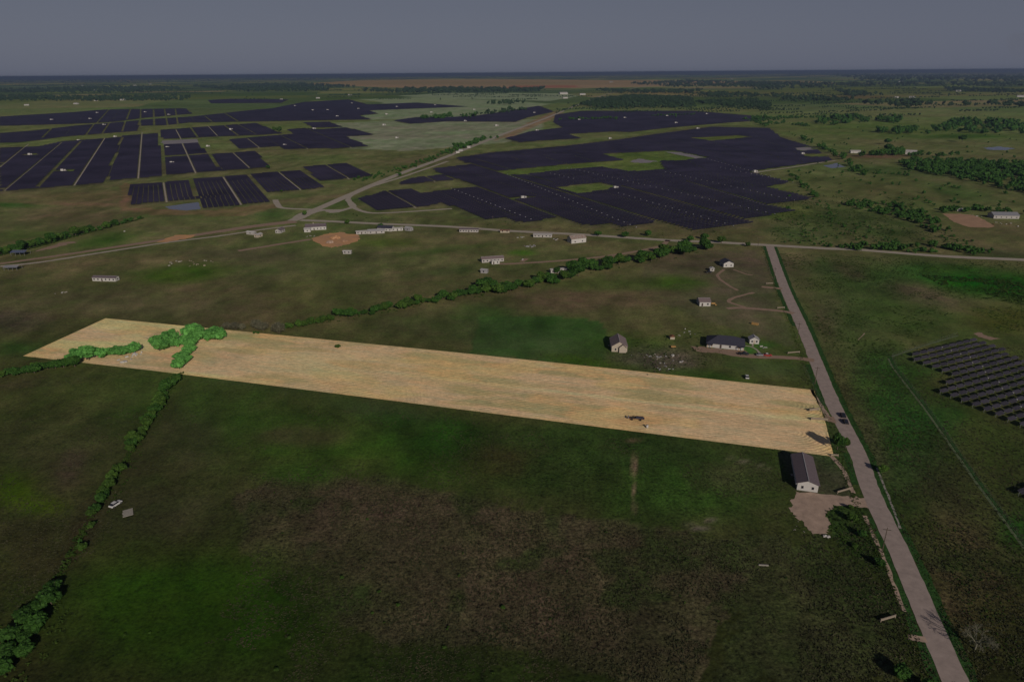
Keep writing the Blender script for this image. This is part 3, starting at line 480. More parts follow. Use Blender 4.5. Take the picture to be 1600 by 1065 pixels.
def slab(L, thick=.06, w=PW):      # panel slab along local x (length L), facing -y and up
    c, s = math.cos(TILT)*w/2, math.sin(TILT)*w/2; nx, nz = -math.sin(TILT)*thick, math.cos(TILT)*thick
    return [(0, -c, AXZ-s), (L, -c, AXZ-s), (L, c, AXZ+s), (0, c, AXZ+s), (0, -c+nx, AXZ-s+nz), (L, -c+nx, AXZ-s+nz), (L, c+nx, AXZ+s+nz), (0, c+nx, AXZ+s+nz)]
ORDS = lambda n: '%d%s' % (n, 'th' if 10 <= n % 100 <= 20 else {1: 'st', 2: 'nd', 3: 'rd'}.get(n % 10, 'th'))
BN = ['big left farm block', 'tall block right of the big left one', 'block with the inverter above the pond', 'small block under the pale strip', 'upper middle left farm block', 'block left of the lone tree', 'stepped right block of the left farm', 'tiny block by the tree clump', 'block left of the pond', 'block right of the pond',
      'third front block from the pond', 'last front block near the highway', 'second tier of the left farm', 'short second tier block', 'farthest left farm tier', 'farthest tier of the left farm', 'thin farthest strip', 'far block across the highway', 'far block of the right farm', 'main right farm body', 'small block beside the service road', 'front left block of the right farm']
def block_of(x, y):
    px, py = proj(np.array([float(x)]), np.array([float(y)]))
    for i, P in enumerate(FARM):
        if inpoly(px, py, P)[0]: return i
    return int(np.argmin([np.hypot(np.mean([q[0] for q in P])-px[0], np.mean([q[1] for q in P])-py[0]) for P in FARM]))
runs = []    # (distance, origin xy, B, start, ncells, step)
def collect(k, AA, BB, A, B, step, out, maxn):
    for i in range(k.shape[0]):
        row = k[i]
        if not row.any(): continue
        d = np.diff(np.concatenate([[0], row.astype(int), [0]])); s = np.nonzero(d == 1)[0]; e = np.nonzero(d == -1)[0]
        for s0, e0 in zip(s, e):
            while s0 < e0:
                e1 = min(e0, s0+maxn)
                if e1-s0 >= 2:
                    a = AA[i, 0]; b = BB[i, s0]-step/2; p = a*A+b*B; out.append((float(np.hypot(p[0]+B[0]*(e1-s0)*step/2, p[1]+B[1]*(e1-s0)*step/2)), p, B, e1-s0, step))
                s0 = e1
STEP = 5.9; PITCH_R = 6.5
# the fenced field close by: every row a thing with its sections as parts
kk = grid_cells(NEAR, -24.5, 5.25, 6.0); nr = []; collect(*kk, 6.0, nr, 14)
sec = MB(); sec.hexa(slab(4.95, .05), 1); c0, s0 = math.cos(TILT), math.sin(TILT)
for i in range(5):
    for j in range(2):
        x0 = .04+i*.98; x1 = x0+.93; v0 = -PW/2+.03+j*PW/2; v1 = v0+PW/2-.06
        def q(x, v, h): return (x, v*c0-s0*h, AXZ+v*s0+c0*h)
        sec.poly([q(x0, v0, .062), q(x1, v0, .062), q(x1, v1, .062), q(x0, v1, .062)], 0)
sec_me = sec.mesh('panel_section', [MT['panel2'], MT['frame']])
post = MB(); post.box(-.08, .08, -.08, .08, 0, AXZ-.08); post_me = post.mesh('post', MT['metal'])
tubes = {}
GRN = 'solar tracker rows of the farms'
nr.sort(key=lambda r: -(r[1]@ab(-24.5)[0]))
for ni, (d, p, B, n, st) in enumerate(nr):
    t = empty('solar_panel_row', (p[0], p[1], 0), math.atan2(B[1], B[0]))
    tag(t, ORDS(ni+1)+' tilted panel row from the back of the fenced array by the right edge', 'solar panels', GRN)
    if n not in tubes:
        mb = MB(); mb.box(0, n*st, -.07, .07, AXZ-.16, AXZ-.03); mb.box(n//2*st-.5, n//2*st+.1, -.35, .35, AXZ-.1, AXZ+.3, 1); tubes[n] = mb.mesh('torque_tube', [MT['metal'], MT['grey']])
    link('torque_tube', tubes[n], t)
    for i in range(n): link('panel_section', sec_me, t, (i*st+.5, 0, 0))
    for i in range(0, n+1, 2): link('post', post_me, t, (min(max(i*st, .3), n*st-.3), 0, 0))
# the big farms
kk = grid_cells(FARM, -25.6, PITCH_R, STEP, HOLES); raw = []; collect(*kk, STEP, raw, 10**6)
A_, B_ = ab(-25.6); lane_ab = []
for (p, q, w) in LANES:
    p, q = gn([p, q]); a0, a1, b0, b1 = p@A_, q@A_, p@B_, q@B_
    if abs(a1-a0) > abs(b1-b0): lane_ab.append((min(a0, a1)-8, max(a0, a1)+8, a0, b0, (b1-b0)/(a1-a0), w*.62))
for (d, p, B, n, st) in raw:
    a = p@A_; b = p@B_; iv_ = [(b, b+n*st)]
    for (lo, hi, a0, b0, sl, w) in lane_ab:
        if lo < a < hi:
            c = b0+(a-a0)*sl; iv_ = [z for (u, v) in iv_ for z in (((u, min(v, c-w/2)), (max(u, c+w/2), v)) if u < c < v else ((u, v),)) if z[1]-z[0] > 5]
    for (u, v) in iv_:
        k = max(1, math.ceil((v-u)/72)); 
        for j in range(k):
            u2 = u+(v-u)*j/k; L2 = (v-u)/k-(.8 if j < k-1 else 0); n2 = max(1, round(L2/STEP)); p2 = a*A_+u2*B_; runs.append((float(np.hypot(*(p2+B_*L2/2))), p2, B_, n2, L2/n2))
runs.sort(key=lambda r: r[0]/math.sqrt(r[3]))
dotseg = [gn([p, q]) for p, q in DOTS]
def sections(n, step, p, gap):
    L = n*step; V = []; m = []
    if gap: parts = [(i*step+gap/2, (i+1)*step-gap/2) for i in range(n)]
    else: parts = [(0.2, L-.2)]
    return parts
rowmesh = {}
NIND = 300-len(nr); lab_of = {}; bkt = {}
for i, (d, p, B, n, st) in enumerate(runs[:NIND]):
    c = p+B*n*st/2; bi = block_of(*c); strip = sum(1 for (lo, hi, a0, b0, sl, w) in lane_ab if lo < p@A_ < hi and c@B_ > b0+(p@A_-a0)*sl); bkt.setdefault((bi, strip), []).append((float(p@A_), float(p@B_), i))
for (bi, st_), L_ in bkt.items():
    L_.sort()
    for k_, (_, _, i) in enumerate(L_): lab_of[i] = (bi, st_, k_)
sidx = {bi: {v: j for j, v in enumerate(sorted(z for (b_, z) in bkt if b_ == bi))} for bi in {b_ for b_, _ in bkt}}
for ri, (d, p, B, n, st) in enumerate(runs[:NIND]):
    gx, gy_ = proj(np.array([p[0]]), np.array([p[1]])); gap = .9 if gx[0] < 440 else .35; key = (n, gap)
    if key not in rowmesh:
        mb = MB()
        for (u0, u1) in sections(n, STEP, p, gap):
            c = [(x+u0, y, z) for x, y, z in slab(u1-u0)]; mb.hexa(c, 0)
        mb.box(.2, n*STEP-.2, -.06, .06, AXZ-.16, AXZ-.04, 1)
        for i in range(0, n+1, 3): mb.box(min(max(i*STEP-.06, .2), n*STEP-.32), min(max(i*STEP-.06, .2), n*STEP-.32)+.12, -.06, .06, 0, AXZ-.16, 1)
        rowmesh[key] = mb.mesh('solar_panel_row', [MT['panel'], MT['metal']])
    o = link('solar_panel_row', rowmesh[key], None, (p[0], p[1], 0), math.atan2(B[1], B[0])); o.scale = (st/STEP, 1, 1)
    bi, st_, k_ = lab_of[ri]; tag(o, ORDS(k_+1)+' panel row from the front, '+ORDS(sidx[bi][st_]+1)+' strip, '+BN[bi], 'solar panels', GRN)
Vs = []; box = np.array(slab(1.)); n_all = 0
fq = np.array([(3, 2, 1, 0), (4, 5, 6, 7), (0, 1, 5, 4), (1, 2, 6, 5), (2, 3, 7, 6), (3, 0, 4, 7)])
org = []; ln = []; dr = []
for (d, p, B, n, st) in runs[NIND:]:
    if d < 1100:
        gap = .9 if p[0] < -180 and p[1] > 500 and p[0]/p[1] < -.3 else .35
        for i in range(n): org.append(p+B*(i*st+gap/2)); ln.append(st-gap)
    else: org.append(p+B*.3); ln.append(n*st-.6)
org = np.array(org); ln = np.array(ln); b2 = np.repeat(box[None], len(org), 0); b2[:, :, 0] *= ln[:, None]
Bv = B_; Nv = np.array([-Bv[1], Bv[0]])
XY = org[:, None, :]+b2[:, :, 0:1]*Bv+b2[:, :, 1:2]*Nv
VV = np.concatenate([XY, b2[:, :, 2:3]], -1).reshape(-1, 3); QQ = (np.arange(len(org))[:, None, None]*8+fq[None]).reshape(-1, 4)
tag(link('solar_panel_rows', meshnp('solar_panel_rows', VV, QQ, MT['panel'])), 'dark purple solar panel rows spreading over the far blocks of the farms', 'solar panels', kind='stuff')
# pale drive motors in the middle of the rows, a dotted line in each block
mv = []
for (p, q) in dotseg:
    a0 = p@A_; a1 = q@A_; b0 = p@B_; lo, hi = sorted((a0, a1))
    for i in range(int(lo/PITCH_R), int(hi/PITCH_R), 2):
        a = i*PITCH_R; t_ = (a-a0)/(a1-a0); b = b0+(q@B_-b0)*t_; o2 = a*A_+b*B_; mv.append(o2)
mv = np.array(mv); bb = np.array([(x, y, z) for z in (AXZ-.1, AXZ+.55) for (x, y) in ((-.5, -.45), (.5, -.45), (.5, .45), (-.5, .45))])
VV = np.concatenate([mv[:, None, :]+bb[None, :, 0:1]*Bv+bb[None, :, 1:2]*Nv, np.repeat(bb[None, :, 2:3], len(mv), 0)], -1).reshape(-1, 3)
tag(link('drive_motors', meshnp('drive_motors', VV, (np.arange(len(mv))[:, None, None]*8+fq[None]).reshape(-1, 4), MT['roofmt'])), 'pale drive motors dotted in lines along the middle of the panel rows', 'motors', kind='stuff')
for (p, q, w) in LANES:
    if w in (5, 6): ribbon('farm_lane', [p, q], 2.0, .07, MT['road_far'], jit=.05)
# inverter cabins
INV = [(47, 242), (99, 267), (81, 188), (141, 186.5), (163, 196), (123, 220), (180, 214), (269, 255), (262, 231), (361, 203), (491, 202), (445, 227.5), (325, 229), (527, 182.5), (489, 173), (512, 172.5), (550, 162), (461, 166), (620, 167.5), (680, 165), (674, 176), (604, 179), (600, 196), (620, 216),
       (727, 190), (776, 197), (741, 172), (835, 177), (839, 205), (905, 188), (976, 185), (1042, 182), (1104, 179), (1056, 193), (1090, 202), (953, 217), (962, 294.5), (818, 310), (1180, 269), (1254, 241), (560, 170.5), (227, 176), (264, 180), (152, 177)]
def inverter():
    mb = MB(); mb.box(-5, 5, -3, 3, 0, .3); me = mb.mesh('pad', MT['palegrey']); a = MB(); a.box(-3.6, .4, -1.3, 1.3, .3, 3.1); a.box(-3.7, .5, -1.4, 1.4, 3.1, 3.25); b = MB(); b.box(1.2, 3.6, -1.1, 1.1, .3, 2.6); b.box(1.5, 3.3, -1.6, -1.1, .5, 2.2)
    t = empty('inverter_station', (0, 0, 0)); link('pad', me, t); a.build('cabin', MT['white2'], t); b.build('transformer', MT['white'], t); return t
iv = inverter()
invn = {}
for i, (x, y) in enumerate(sorted(INV)):
    o = iv if i == 0 else copy_tree(iv); q_ = g(x, y); o.location = tuple(q_); s_ = 1.0 if y > 205 else 1.35; o.scale = (s_, s_, s_); o.rotation_euler[2] = R(25.6)
    bk = block_of(q_[0], q_[1]); invn[bk] = invn.get(bk, 0)+1; tag(o, ORDS(invn[bk])+' white inverter station from the left, '+BN[bk], 'inverter', 'inverter stations in the solar farms')
# ---------------------------------------------------------------- buildings
def house(name, label, cat, px, py, W, L, az, h=2.7, rh=1.5, wall='white', roof='roofbr', hip=False, ov=.4, wins=3, door=True, porch=None, group=None, chim=False, open_=False, carp=None):
    q = g(px, py); t = empty(name, q, -R(az)); tag(t, label, cat, group); w2, l2 = W/2, L/2
    mb = MB()
    if open_:
        for sx in (-w2, w2-.2):
            for yy in np.linspace(-l2, l2-.2, 4):
                pm = MB(); pm.box(sx, sx+.2, yy, yy+.2, 0, h); pm.build('post', MT['metal'], t)
    else:
        mb.box(-w2, w2, -l2, l2, 0, h)
        if not hip:
            for s in (-1, 1):
                y0, y1 = sorted((s*l2, s*(l2-.15))); mb.v += []; b = len(mb.v)
                mb.v += [(-w2, y0, h), (w2, y0, h), (0, y0, h+rh), (-w2, y1, h), (w2, y1, h), (0, y1, h+rh)]
                for f in ((0, 1, 2), (5, 4, 3), (0, 2, 5, 3), (1, 4, 5, 2)): mb.f.append(tuple(b+i for i in f)); mb.m.append(0)
        mb.build('wall', MT[wall], t)
    th = .14; wr = w2+ov; lr = l2+ov; dz = rh*ov/w2 if w2 else 0
    rb = MB()
    if hip:
        k = w2*1.0; e = [(-wr, -lr, h-dz+.05), (wr, -lr, h-dz+.05), (wr, lr, h-dz+.05), (-wr, lr, h-dz+.05)]; r0 = (0, -l2+k, h+rh); r1 = (0, l2-k, h+rh)
        rb.poly([e[0], e[1], r0]); rb.poly([e[1], e[2], r1, r0]); rb.poly([e[2], e[3], r1]); rb.poly([e[3], e[0], r0, r1]); rb.poly([e[3], e[2], e[1], e[0]])
        rf = rb.build('roof', MT[roof], t)
    else:
        for s in (-1, 1):
            o1 = [(0, -lr, h+rh+.02), (s*wr, -lr, h-dz+.02), (s*wr, lr, h-dz+.02), (0, lr, h+rh+.02)]; o2 = [(x, y, z+th) for x, y, z in o1]
            c = o1+o2 if s < 0 else [o1[i] for i in (1, 0, 3, 2)]+[o2[i] for i in (1, 0, 3, 2)]
            rb.hexa(c if s > 0 else c, 0)
        rf = rb.build('roof', MT[roof], t); cp = MB(); cp.box(-.14, .14, -lr-.02, lr+.02, h+rh+.13, h+rh+.2); cp.build('ridge_cap', MT['grey' if roof not in ('roofdk',) else 'roofdk'], rf)
    if chim: cb = MB(); cb.box(w2*.3, w2*.3+.7, l2*.2, l2*.2+.7, h+.3, h+rh+.9); cb.build('chimney', MT['cream'], rf)
    if not open_:
        def win(x, y, z, side, ww=1., wh=1.1):
            f = MB(); gl = MB()
            if side == 'y': s = np.sign(y); a, b = sorted((y, y+s*.05)); f.box(x-ww/2-.08, x+ww/2+.08, a, b, z-.08, z+wh+.08); a, b = sorted((y+s*.05, y+s*.08)); gl.box(x-ww/2, x+ww/2, a, b, z, z+wh)
            else: s = np.sign(x); a, b = sorted((x, x+s*.05)); f.box(a, b, y-ww/2-.08, y+ww/2+.08, z-.08, z+wh+.08); a, b = sorted((x+s*.05, x+s*.08)); gl.box(a, b, y-ww/2, y+ww/2, z, z+wh)
            w_ = f.build('window', MT['white2'], t); gl.build('pane', MT['glass'], w_)
        for s in (-1, 1):
            n = wins
            for i in range(n):
                yy = -l2+L*(i+.5)/n
                if door and i == n//2 and n > 1: continue
                win(s*w2, yy, .95, 'x')
        for s in (-1, 1):
            for xx in ((-w2*.5, w2*.5) if W > 5 else (0.,)): win(xx, s*l2, .95, 'y', .8)
        if door and wins > 1:
            for s in (-1, 1):
                dm = MB(); a, b = sorted((s*w2, s*(w2+.06))); yy = -l2+L*(wins//2+.5)/wins; dm.box(a, b, yy-.5, yy+.5, .1, 2.15); d_ = dm.build('door', MT['dwood'], t)
                hm = MB(); a, b = sorted((s*(w2+.06), s*(w2+.12))); hm.box(a, b, yy+.34, yy+.42, 1.05, 1.12); hm.build('handle', MT['metal'], d_)
                sm = MB(); a, b = sorted((s*w2, s*(w2+1.1))); sm.box(a, b, yy-.7, yy+.7, 0, .1); sm.build('step', MT['concrete'], t)
    return t
RA = 13.7
t = house('mobile_home', 'long brown shingled building with bright white gable end beside the gravel yard', 'mobile home', 1256, 744, 7.2, 20.5, RA+2, 3.2, 1.3, 'white2', 'roofbr', wins=5, ov=.5)
mb = MB(); mb.box(-4.22, -4.06, -10.7, 10.7, 2.55, 3.0); mb.build('gutter', MT['white2'], t)
t = house('house', 'cream house with split grey and pink shingle roof and small front gable', 'house', 966, 543, 8.6, 12.5, 3, 3.4, 2.6, 'cream', 'roofpk', wins=2)
wg = MB(); b = 0
wg.box(-.2, 3.6, -7.6, -6.25, 0, 3.0); wg.v += [(-.2, -7.6, 3), (3.6, -7.6, 3), (1.7, -7.6, 4.7), (-.2, -7.5, 3), (3.6, -7.5, 3), (1.7, -7.5, 4.7)]
for f in ((0, 1, 2), (5, 4, 3), (0, 2, 5, 3), (1, 4, 5, 2)): wg.f.append(tuple(8+i for i in f)); wg.m.append(0)
wg.build('front_gable', MT['cream'], t)
rg = MB()
for s in (-1, 1):
    o1 = [(1.7, -7.9, 4.75), (1.7+s*2.3, -7.9, 2.75), (1.7+s*2.3, -4.2, 2.75), (1.7, -4.2, 4.75)]; o2 = [(x, y, z+.12) for x, y, z in o1]; c = o1+o2 if s < 0 else [o1[i] for i in (1, 0, 3, 2)]+[o2[i] for i in (1, 0, 3, 2)]; rg.hexa(c)
rg.build('porch_roof', MT['roofpk'], t)
t = house('ranch_house', 'wide white ranch house under a dark hipped roof with timber porch posts', 'house', 1133, 539, 11.5, 20, RA-90+3, 2.8, 3.0, 'white2', 'roofdk', hip=True, wins=4, ov=.6)
for yy in (-9.6, -7.2, 7.2, 9.6):
    pm = MB(); pm.box(-7.6, -7.4, yy-.1, yy+.1, 0, 2.4); pm.build('porch_post', MT['owood'], t)
    if yy in (-9.6, 7.2): pm = MB(); pm.box(-8.0, -5.75, yy-.4, yy+2.8, 2.4, 2.62); pm.build('porch_roof', MT['roofdk'], t)
t = house('shed', 'small white gabled shed with pale door right of the dark hipped house', 'shed', 1177, 535, 5.2, 4.2, RA-8, 2.6, 1.5, 'white2', 'grey', wins=1, door=False)
mb = MB(); mb.box(-.5, .5, -2.17, -2.1, .05, 2.1); mb.build('door', MT['cream'], t)
t = house('house', 'small white house with pinkish roof and orange timber steps on its right', 'house', 1099, 475, 9, 7.2, 5, 3.0, 1.4, 'white2', 'roofpk', wins=2)
t.rotation_euler[2] = -R(-88); mb = MB(); mb.box(-2.6, -.6, -7.2, -4.6, .9, 1.1); mb.box(-2.6, -2.45, -7.2, -4.6, 1.1, 1.9); mb.box(-2.4, -.8, -8.3, -7.2, 0, .5); mb.build('porch', MT['owood'], t)
t = house('house', 'white gabled house with dark blue roof near the tree belt corner', 'house', 1135, 415, 8, 9.5, -3, 3.2, 1.8, 'white2', 'roofdk', wins=3)
house('shed', 'tiny white shed beside the dark truck west of the blue roofed house', 'shed', 1112, 423, 3.2, 3.4, 5, 2.2, .7, 'white', 'white2', wins=1, door=False)
MH = 'mobile homes of the settlement'
house('mobile_home', 'lone white mobile home with brown roof in the open left pasture', 'mobile home', 166, 438, 4.9, 18.5, -102+RA+4, 2.8, .8, 'white2', 'roofbr', wins=6)
house('mobile_home', 'long white mobile home with blinds of shade under the cross road left', 'mobile home', 733, 362, 5, 18.5, -86, 2.8, .7, 'white', 'roofbr', wins=7)
house('mobile_home', 'flat white mobile home next to the large white barn', 'mobile home', 848, 370, 5, 17.5, -84, 2.6, .5, 'white', 'white', wins=5)
house('barn', 'large white gabled metal barn with rust streaked roof near road end', 'barn', 901, 378, 8.5, 15, -76+180-36, 4.2, 2.2, 'white2', 'roofrk', wins=2, door=False)
house('farmhouse', 'shabby white farmhouse at the end of the dirt track', 'house', 769, 408, 6.2, 18.5, -76-28, 3, 1.2, 'white', 'roofpk', wins=6)
house('camper', 'white camper parked against the shabby farmhouse', 'camper', 774, 412, 2.6, 6.5, -70-34, 2.5, .2, 'white2', 'white2', wins=2, ov=.05)
house('shed', 'pale grey shed below the shabby farmhouse', 'shed', 757, 426, 3.6, 5, -70, 2.4, .8, 'grey', 'grey', wins=1, door=False)
house('trailer', 'long white trailer half hidden behind the creek tree belt', 'trailer', 875, 425, 3.4, 16, -76-28, 2.8, .4, 'white', 'white', wins=5)
house('shed', 'isolated small white shed in the green pasture', 'shed', 543, 396, 3.2, 7, -76-10, 2.3, .5, 'white', 'white2', wins=2, door=False)
house('shed', 'low orange brown shed by the cross road bend', 'shed', 789, 363, 4, 9, -86, 2.2, .5, 'cream', 'rust', wins=2, door=False)
house('farmhouse', 'long white farmhouse with brown roof west of the orange dirt pad', 'house', 494, 358, 9, 20, -76-26, 3.4, 2, 'white2', 'roofbr', wins=6, chim=True)
house('shed', 'white shed attached to the lower end of the long farmhouse', 'shed', 481, 362, 5, 6, -76-20, 3, 1, 'white2', 'white', wins=1, door=False)
house('cottage', 'small cottage with dark roof and white gable left of the farmhouse', 'house', 438, 363, 5.5, 9, 12, 3, 1.4, 'white', 'roofbr', wins=2)
house('shed', 'small cream shed lowest in the row of sheds', 'shed', 404, 370, 4.4, 7, 20, 2.6, .9, 'cream', 'white', wins=1, door=False)
house('shed', 'small white shed at the track end of the row of sheds', 'shed', 393, 366, 3.6, 9, -70, 2.4, .7, 'white', 'white2', wins=1, door=False)
house('house', 'dark blue roofed house between white trailers east of the dirt pad', 'house', 603, 360, 8, 15, -76-4, 3.2, 1.7, 'white2', 'roofdk', wins=4)
house('trailer', 'white trailer at the left end of the blue roofed house', 'trailer', 568, 365, 4, 14, -76-28, 2.7, .5, 'white', 'white', wins=4)
house('barn', 'pale open barn in front of the dark blue roofed house', 'barn', 588, 364, 6, 16, -76-24, 2.8, 1.1, 'white', 'grey', wins=3)
house('trailer', 'white trailer at the right end of the blue roofed house', 'trailer', 621, 360, 4, 11, -76-24, 2.7, .5, 'white2', 'white', wins=3)
house('shed', 'rounded pale shed furthest right of the blue roofed house cluster', 'shed', 639, 360, 5, 7, -60, 2.6, 1.2, 'grey', 'grey', wins=1, door=False)
house('carport', 'blue metal roofed carport under the left tree belt', 'carport', 33, 398, 8, 12, -76-14, 3, 1, 'grey', 'roofbl', open_=True, door=False)
house('carport', 'grey metal roofed carport in the open grass by left edge', 'carport', 21, 421, 6.5, 10.5, -76-14, 2.6, .8, 'grey', 'roofmt', open_=True, door=False)
house('barn', 'long grey barn with raised white roof strip beside the riding arena', 'barn', 1567, 340, 12, 25, -84, 3.4, 2.4, 'white', 'roofmt', wins=5, door=False)
house('stable', 'small white stable at the top of the riding arena', 'stable', 1501, 330, 4.5, 7, -60, 2.5, .8, 'white2', 'white', wins=1, door=False)
house('farmhouse', 'white farm building left of the dark grove beyond the farm', 'house', 1336, 239, 9, 18, -80, 3.5, 1.6, 'white2', 'white', wins=2, door=False)
house('farmhouse', 'white gabled farm building right of the dark grove beyond the farm', 'house', 1423, 241, 10, 18, -60, 5, 2.5, 'white2', 'white', wins=2, door=False)
FB = 'far white farm buildings on the plain'
for i, (x, y, w) in enumerate([(97, 121, 200), (42, 165, 22), (119, 163, 26), (192, 157, 30), (150, 158, 20), (129, 134, 30), (211, 134, 40), (235, 132, 40), (298, 131, 20), (542, 126, 50), (547, 149, 26), (497, 154, 24), (440, 156, 18), (150, 142, 40), (955, 129, 50), (1407, 129, 60), (1425, 153, 30), (1400, 153, 24), (1143, 124, 50), (1595, 152, 40), (1498, 143, 40), (880, 147.5, 60), (910, 148.5, 40), (883, 154, 30), (720, 236, 8), (732, 231, 8), (715, 239, 7), (585, 121, 60)].__class__(sorted([(97, 121, 200), (42, 165, 22), (119, 163, 26), (192, 157, 30), (150, 158, 20), (129, 134, 30), (211, 134, 40), (235, 132, 40), (298, 131, 20), (542, 126, 50), (547, 149, 26), (497, 154, 24), (440, 156, 18), (150, 142, 40), (955, 129, 50), (1407, 129, 60), (1425, 153, 30), (1400, 153, 24), (1143, 124, 50), (1595, 152, 40), (1498, 143, 40), (880, 147.5, 60), (910, 148.5, 40), (883, 154, 30), (720, 236, 8), (732, 231, 8), (715, 239, 7), (585, 121, 60)]))):
    q = g(x, y); t = empty('farm_building', q, rng.uniform(-.4, .4)); mb = MB(); mb.box(-w/2, w/2, -w*.22, w*.22, 0, w*.14+1.5); mb.build('wall', MT['white2'], t)
    rf = MB(); hh = w*.14+1.5; w2 = w/2+.4; d2 = w*.22+.4; rr = hh+w*.08+.6
    rf.poly([(-w2, -d2, hh), (w2, -d2, hh), (w2, 0, rr), (-w2, 0, rr)]); rf.poly([(w2, d2, hh), (-w2, d2, hh), (-w2, 0, rr), (w2, 0, rr)]); rf.poly([(-w2, -d2, hh), (-w2, 0, rr), (-w2, d2, hh)]); rf.poly([(w2, -d2, hh), (w2, d2, hh), (w2, 0, rr)]); rf.poly([(-w2, d2, hh), (w2, d2, hh), (w2, -d2, hh), (-w2, -d2, hh)])
    rf.build('roof', MT['white'], t); tag(t, ORDS(i+1)+' from the left of the tiny white farm buildings on the far plain', 'farm building', FB)
# ---------------------------------------------------------------- vehicles
def loft(mb, secs, m=0):     # secs: list of (x, halfwidth_bottom, z0, halfwidth_top, z1)
    b = len(mb.v)
    for (x, wb_, z0, wt, z1) in secs: mb.v += [(x, -wb_, z0), (x, wb_, z0), (x, wt, z1), (x, -wt, z1)]
    for i in range(len(secs)-1):
        for k in range(4): mb.f.append((b+i*4+k, b+i*4+(k+1) % 4, b+i*4+4+(k+1) % 4, b+i*4+4+k)); mb.m.append(m)
    mb.f.append((b, b+3, b+2, b+1)); mb.m.append(m); e = b+(len(secs)-1)*4; mb.f.append((e, e+1, e+2, e+3)); mb.m.append(m)
def vehicle(name, label, cat, px, py, az, paint, kind='car'):
    q = g(px, py); t = empty(name, q, math.pi/2-R(az)); tag(t, label, cat); mb = MB()
    if kind == 'pickup':
        loft(mb, [(-2.8, .9, .5, .9, 1.1), (-.5, .95, .45, .95, 1.12), (1.2, .95, .45, .95, 1.15), (2.6, .9, .5, .82, .98), (2.75, .8, .55, .7, .85)]); cb = [(-.55, .93, 1.1, .75, 1.8), (.7, .9, 1.1, .72, 1.8), (1.35, .9, 1.08, .88, 1.14)]
    else:
        loft(mb, [(-2.3, .8, .5, .75, .85), (-2.15, .9, .4, .85, 1.0), (.9, .92, .35, .88, 1.0), (2.1, .88, .4, .8, .85), (2.3, .75, .5, .6, .7)]); cb = [(-1.9, .86, .95, .8, 1.02), (-1.3, .86, .97, .66, 1.5), (.3, .86, .97, .66, 1.48), (1.15, .86, .95, .82, 1.0)]
    bd = mb.build('body', MT[paint], t); g_ = MB(); loft(g_, cb, 0); g_.build('cabin_glass', MT['glass'], t); rf = MB(); a, b = (cb[0], cb[1]) if kind == 'pickup' else (cb[1], cb[2]); rf.box(a[0]+.05, b[0]-.05, -a[3]-.02, a[3]+.02, a[4]+.005, a[4]+.05); rf.build('roof', MT[paint], t)
    if kind == 'pickup': bm = MB(); bm.box(-2.65, -.65, -.78, .78, 1.125, 1.14); bm.build('bed', MT['black'], t)
    for x in (-1.5, 1.5):
        for y in (-.92, .92): wm = MB(); wm.tube((x, y-.1, .35), (x, y+.1, .35), .35, .35, 12); wl = wm.build('wheel', MT['black'], t); hb = MB(); s = np.sign(y); hb.tube((x, y+s*.1, .35), (x, y+s*.12, .35), .18, .18, 8); hb.build('hub', MT['metal'], wl)
    for y in (-.6, .6): hl = MB(); hl.box(2.28 if kind != 'pickup' else 2.72, 2.34 if kind != 'pickup' else 2.79, y-.15, y+.15, .6, .72); hl.build('headlight', MT['white2'], t)
    return t
vehicle('car', 'red car with white roof rack on the driveway of the hipped house', 'car', 1199, 556, 96, 'carred'); t = bpy.data.objects['car']; m_ = MB(); m_.box(-.9, .2, -.5, .5, 1.54, 1.7); m_.build('roof_load', MT['carwht'], t)
vehicle('car', 'grey car close behind the red car on the driveway', 'car', 1188, 555.5, 96, 'roofmt'); vehicle('pickup_truck', 'black pickup truck parked in front of the hipped house lawn', 'truck', 1162, 554, 96, 'carblk', 'pickup')
vehicle('pickup_truck', 'black pickup truck parked beside the tiny white shed', 'truck', 1107, 426, 80, 'carblk', 'pickup'); vehicle('car', 'white car with dark windows parked near the left hedgerow', 'car', 181, 789, 20, 'carwht')
vehicle('car', 'upper of two dark cars on the right edge of the road', 'car', 1317, 650, RA, 'carblk'); vehicle('car', 'lower of two dark cars on the right edge of the road', 'car', 1321, 660, RA, 'carblk')
vehicle('car', 'white car standing alone in the grass above the hay field', 'car', 1167, 590, RA, 'carwht')
def implement(px, py):
    q = g(px, py); t = empty('farm_trailer', q, -R(-76)); tag(t, 'long dark flatbed farm trailer standing in the cut hay field', 'trailer'); t.rotation_euler[2] = R(-10)
    for i in range(8): m = MB(); m.box(-2.5+i*.8, -1.75+i*.8, -1, 1, .85, .97); m.build('plank', MT['dwood'], t)
    m = MB(); m.box(-3.4, 4, -.9, -.75, .6, .84); m.box(-3.4, 4, .75, .9, .6, .84); m.build('chassis', MT['rust'], t); m = MB(); m.tube((-3.4, 0, .7), (-5, 0, .5), .09, .07); m.build('drawbar', MT['metal'], t)
    for x in (-1.6, 2.2):
        for y in (-1.05, 1.05): m = MB(); m.tube((x, y-.12, .45), (x, y+.12, .45), .45, .45, 12); m.build('wheel', MT['black'], t)
    for x in (-3.1, -2.9): m = MB(); m.box(x-.3, x, -1, .9, .9, 1.25); m.build('crate', MT['grey'], t)
    m = MB(); m.hexa([(-.1, -.9, 1), (3.6, -.9, 1), (3.6, .9, 1), (-.1, .9, 1), (.2, -.7, 1.45), (3.2, -.7, 1.3), (3.2, .7, 1.35), (.2, .7, 1.5)]); m.build('tarp', MT['roofdk'], t)
implement(993, 655)
def smallthing(name, label, cat, px, py, rz, f):
    t = empty(name, g(px, py), rz); tag(t, label, cat); f(t); return t
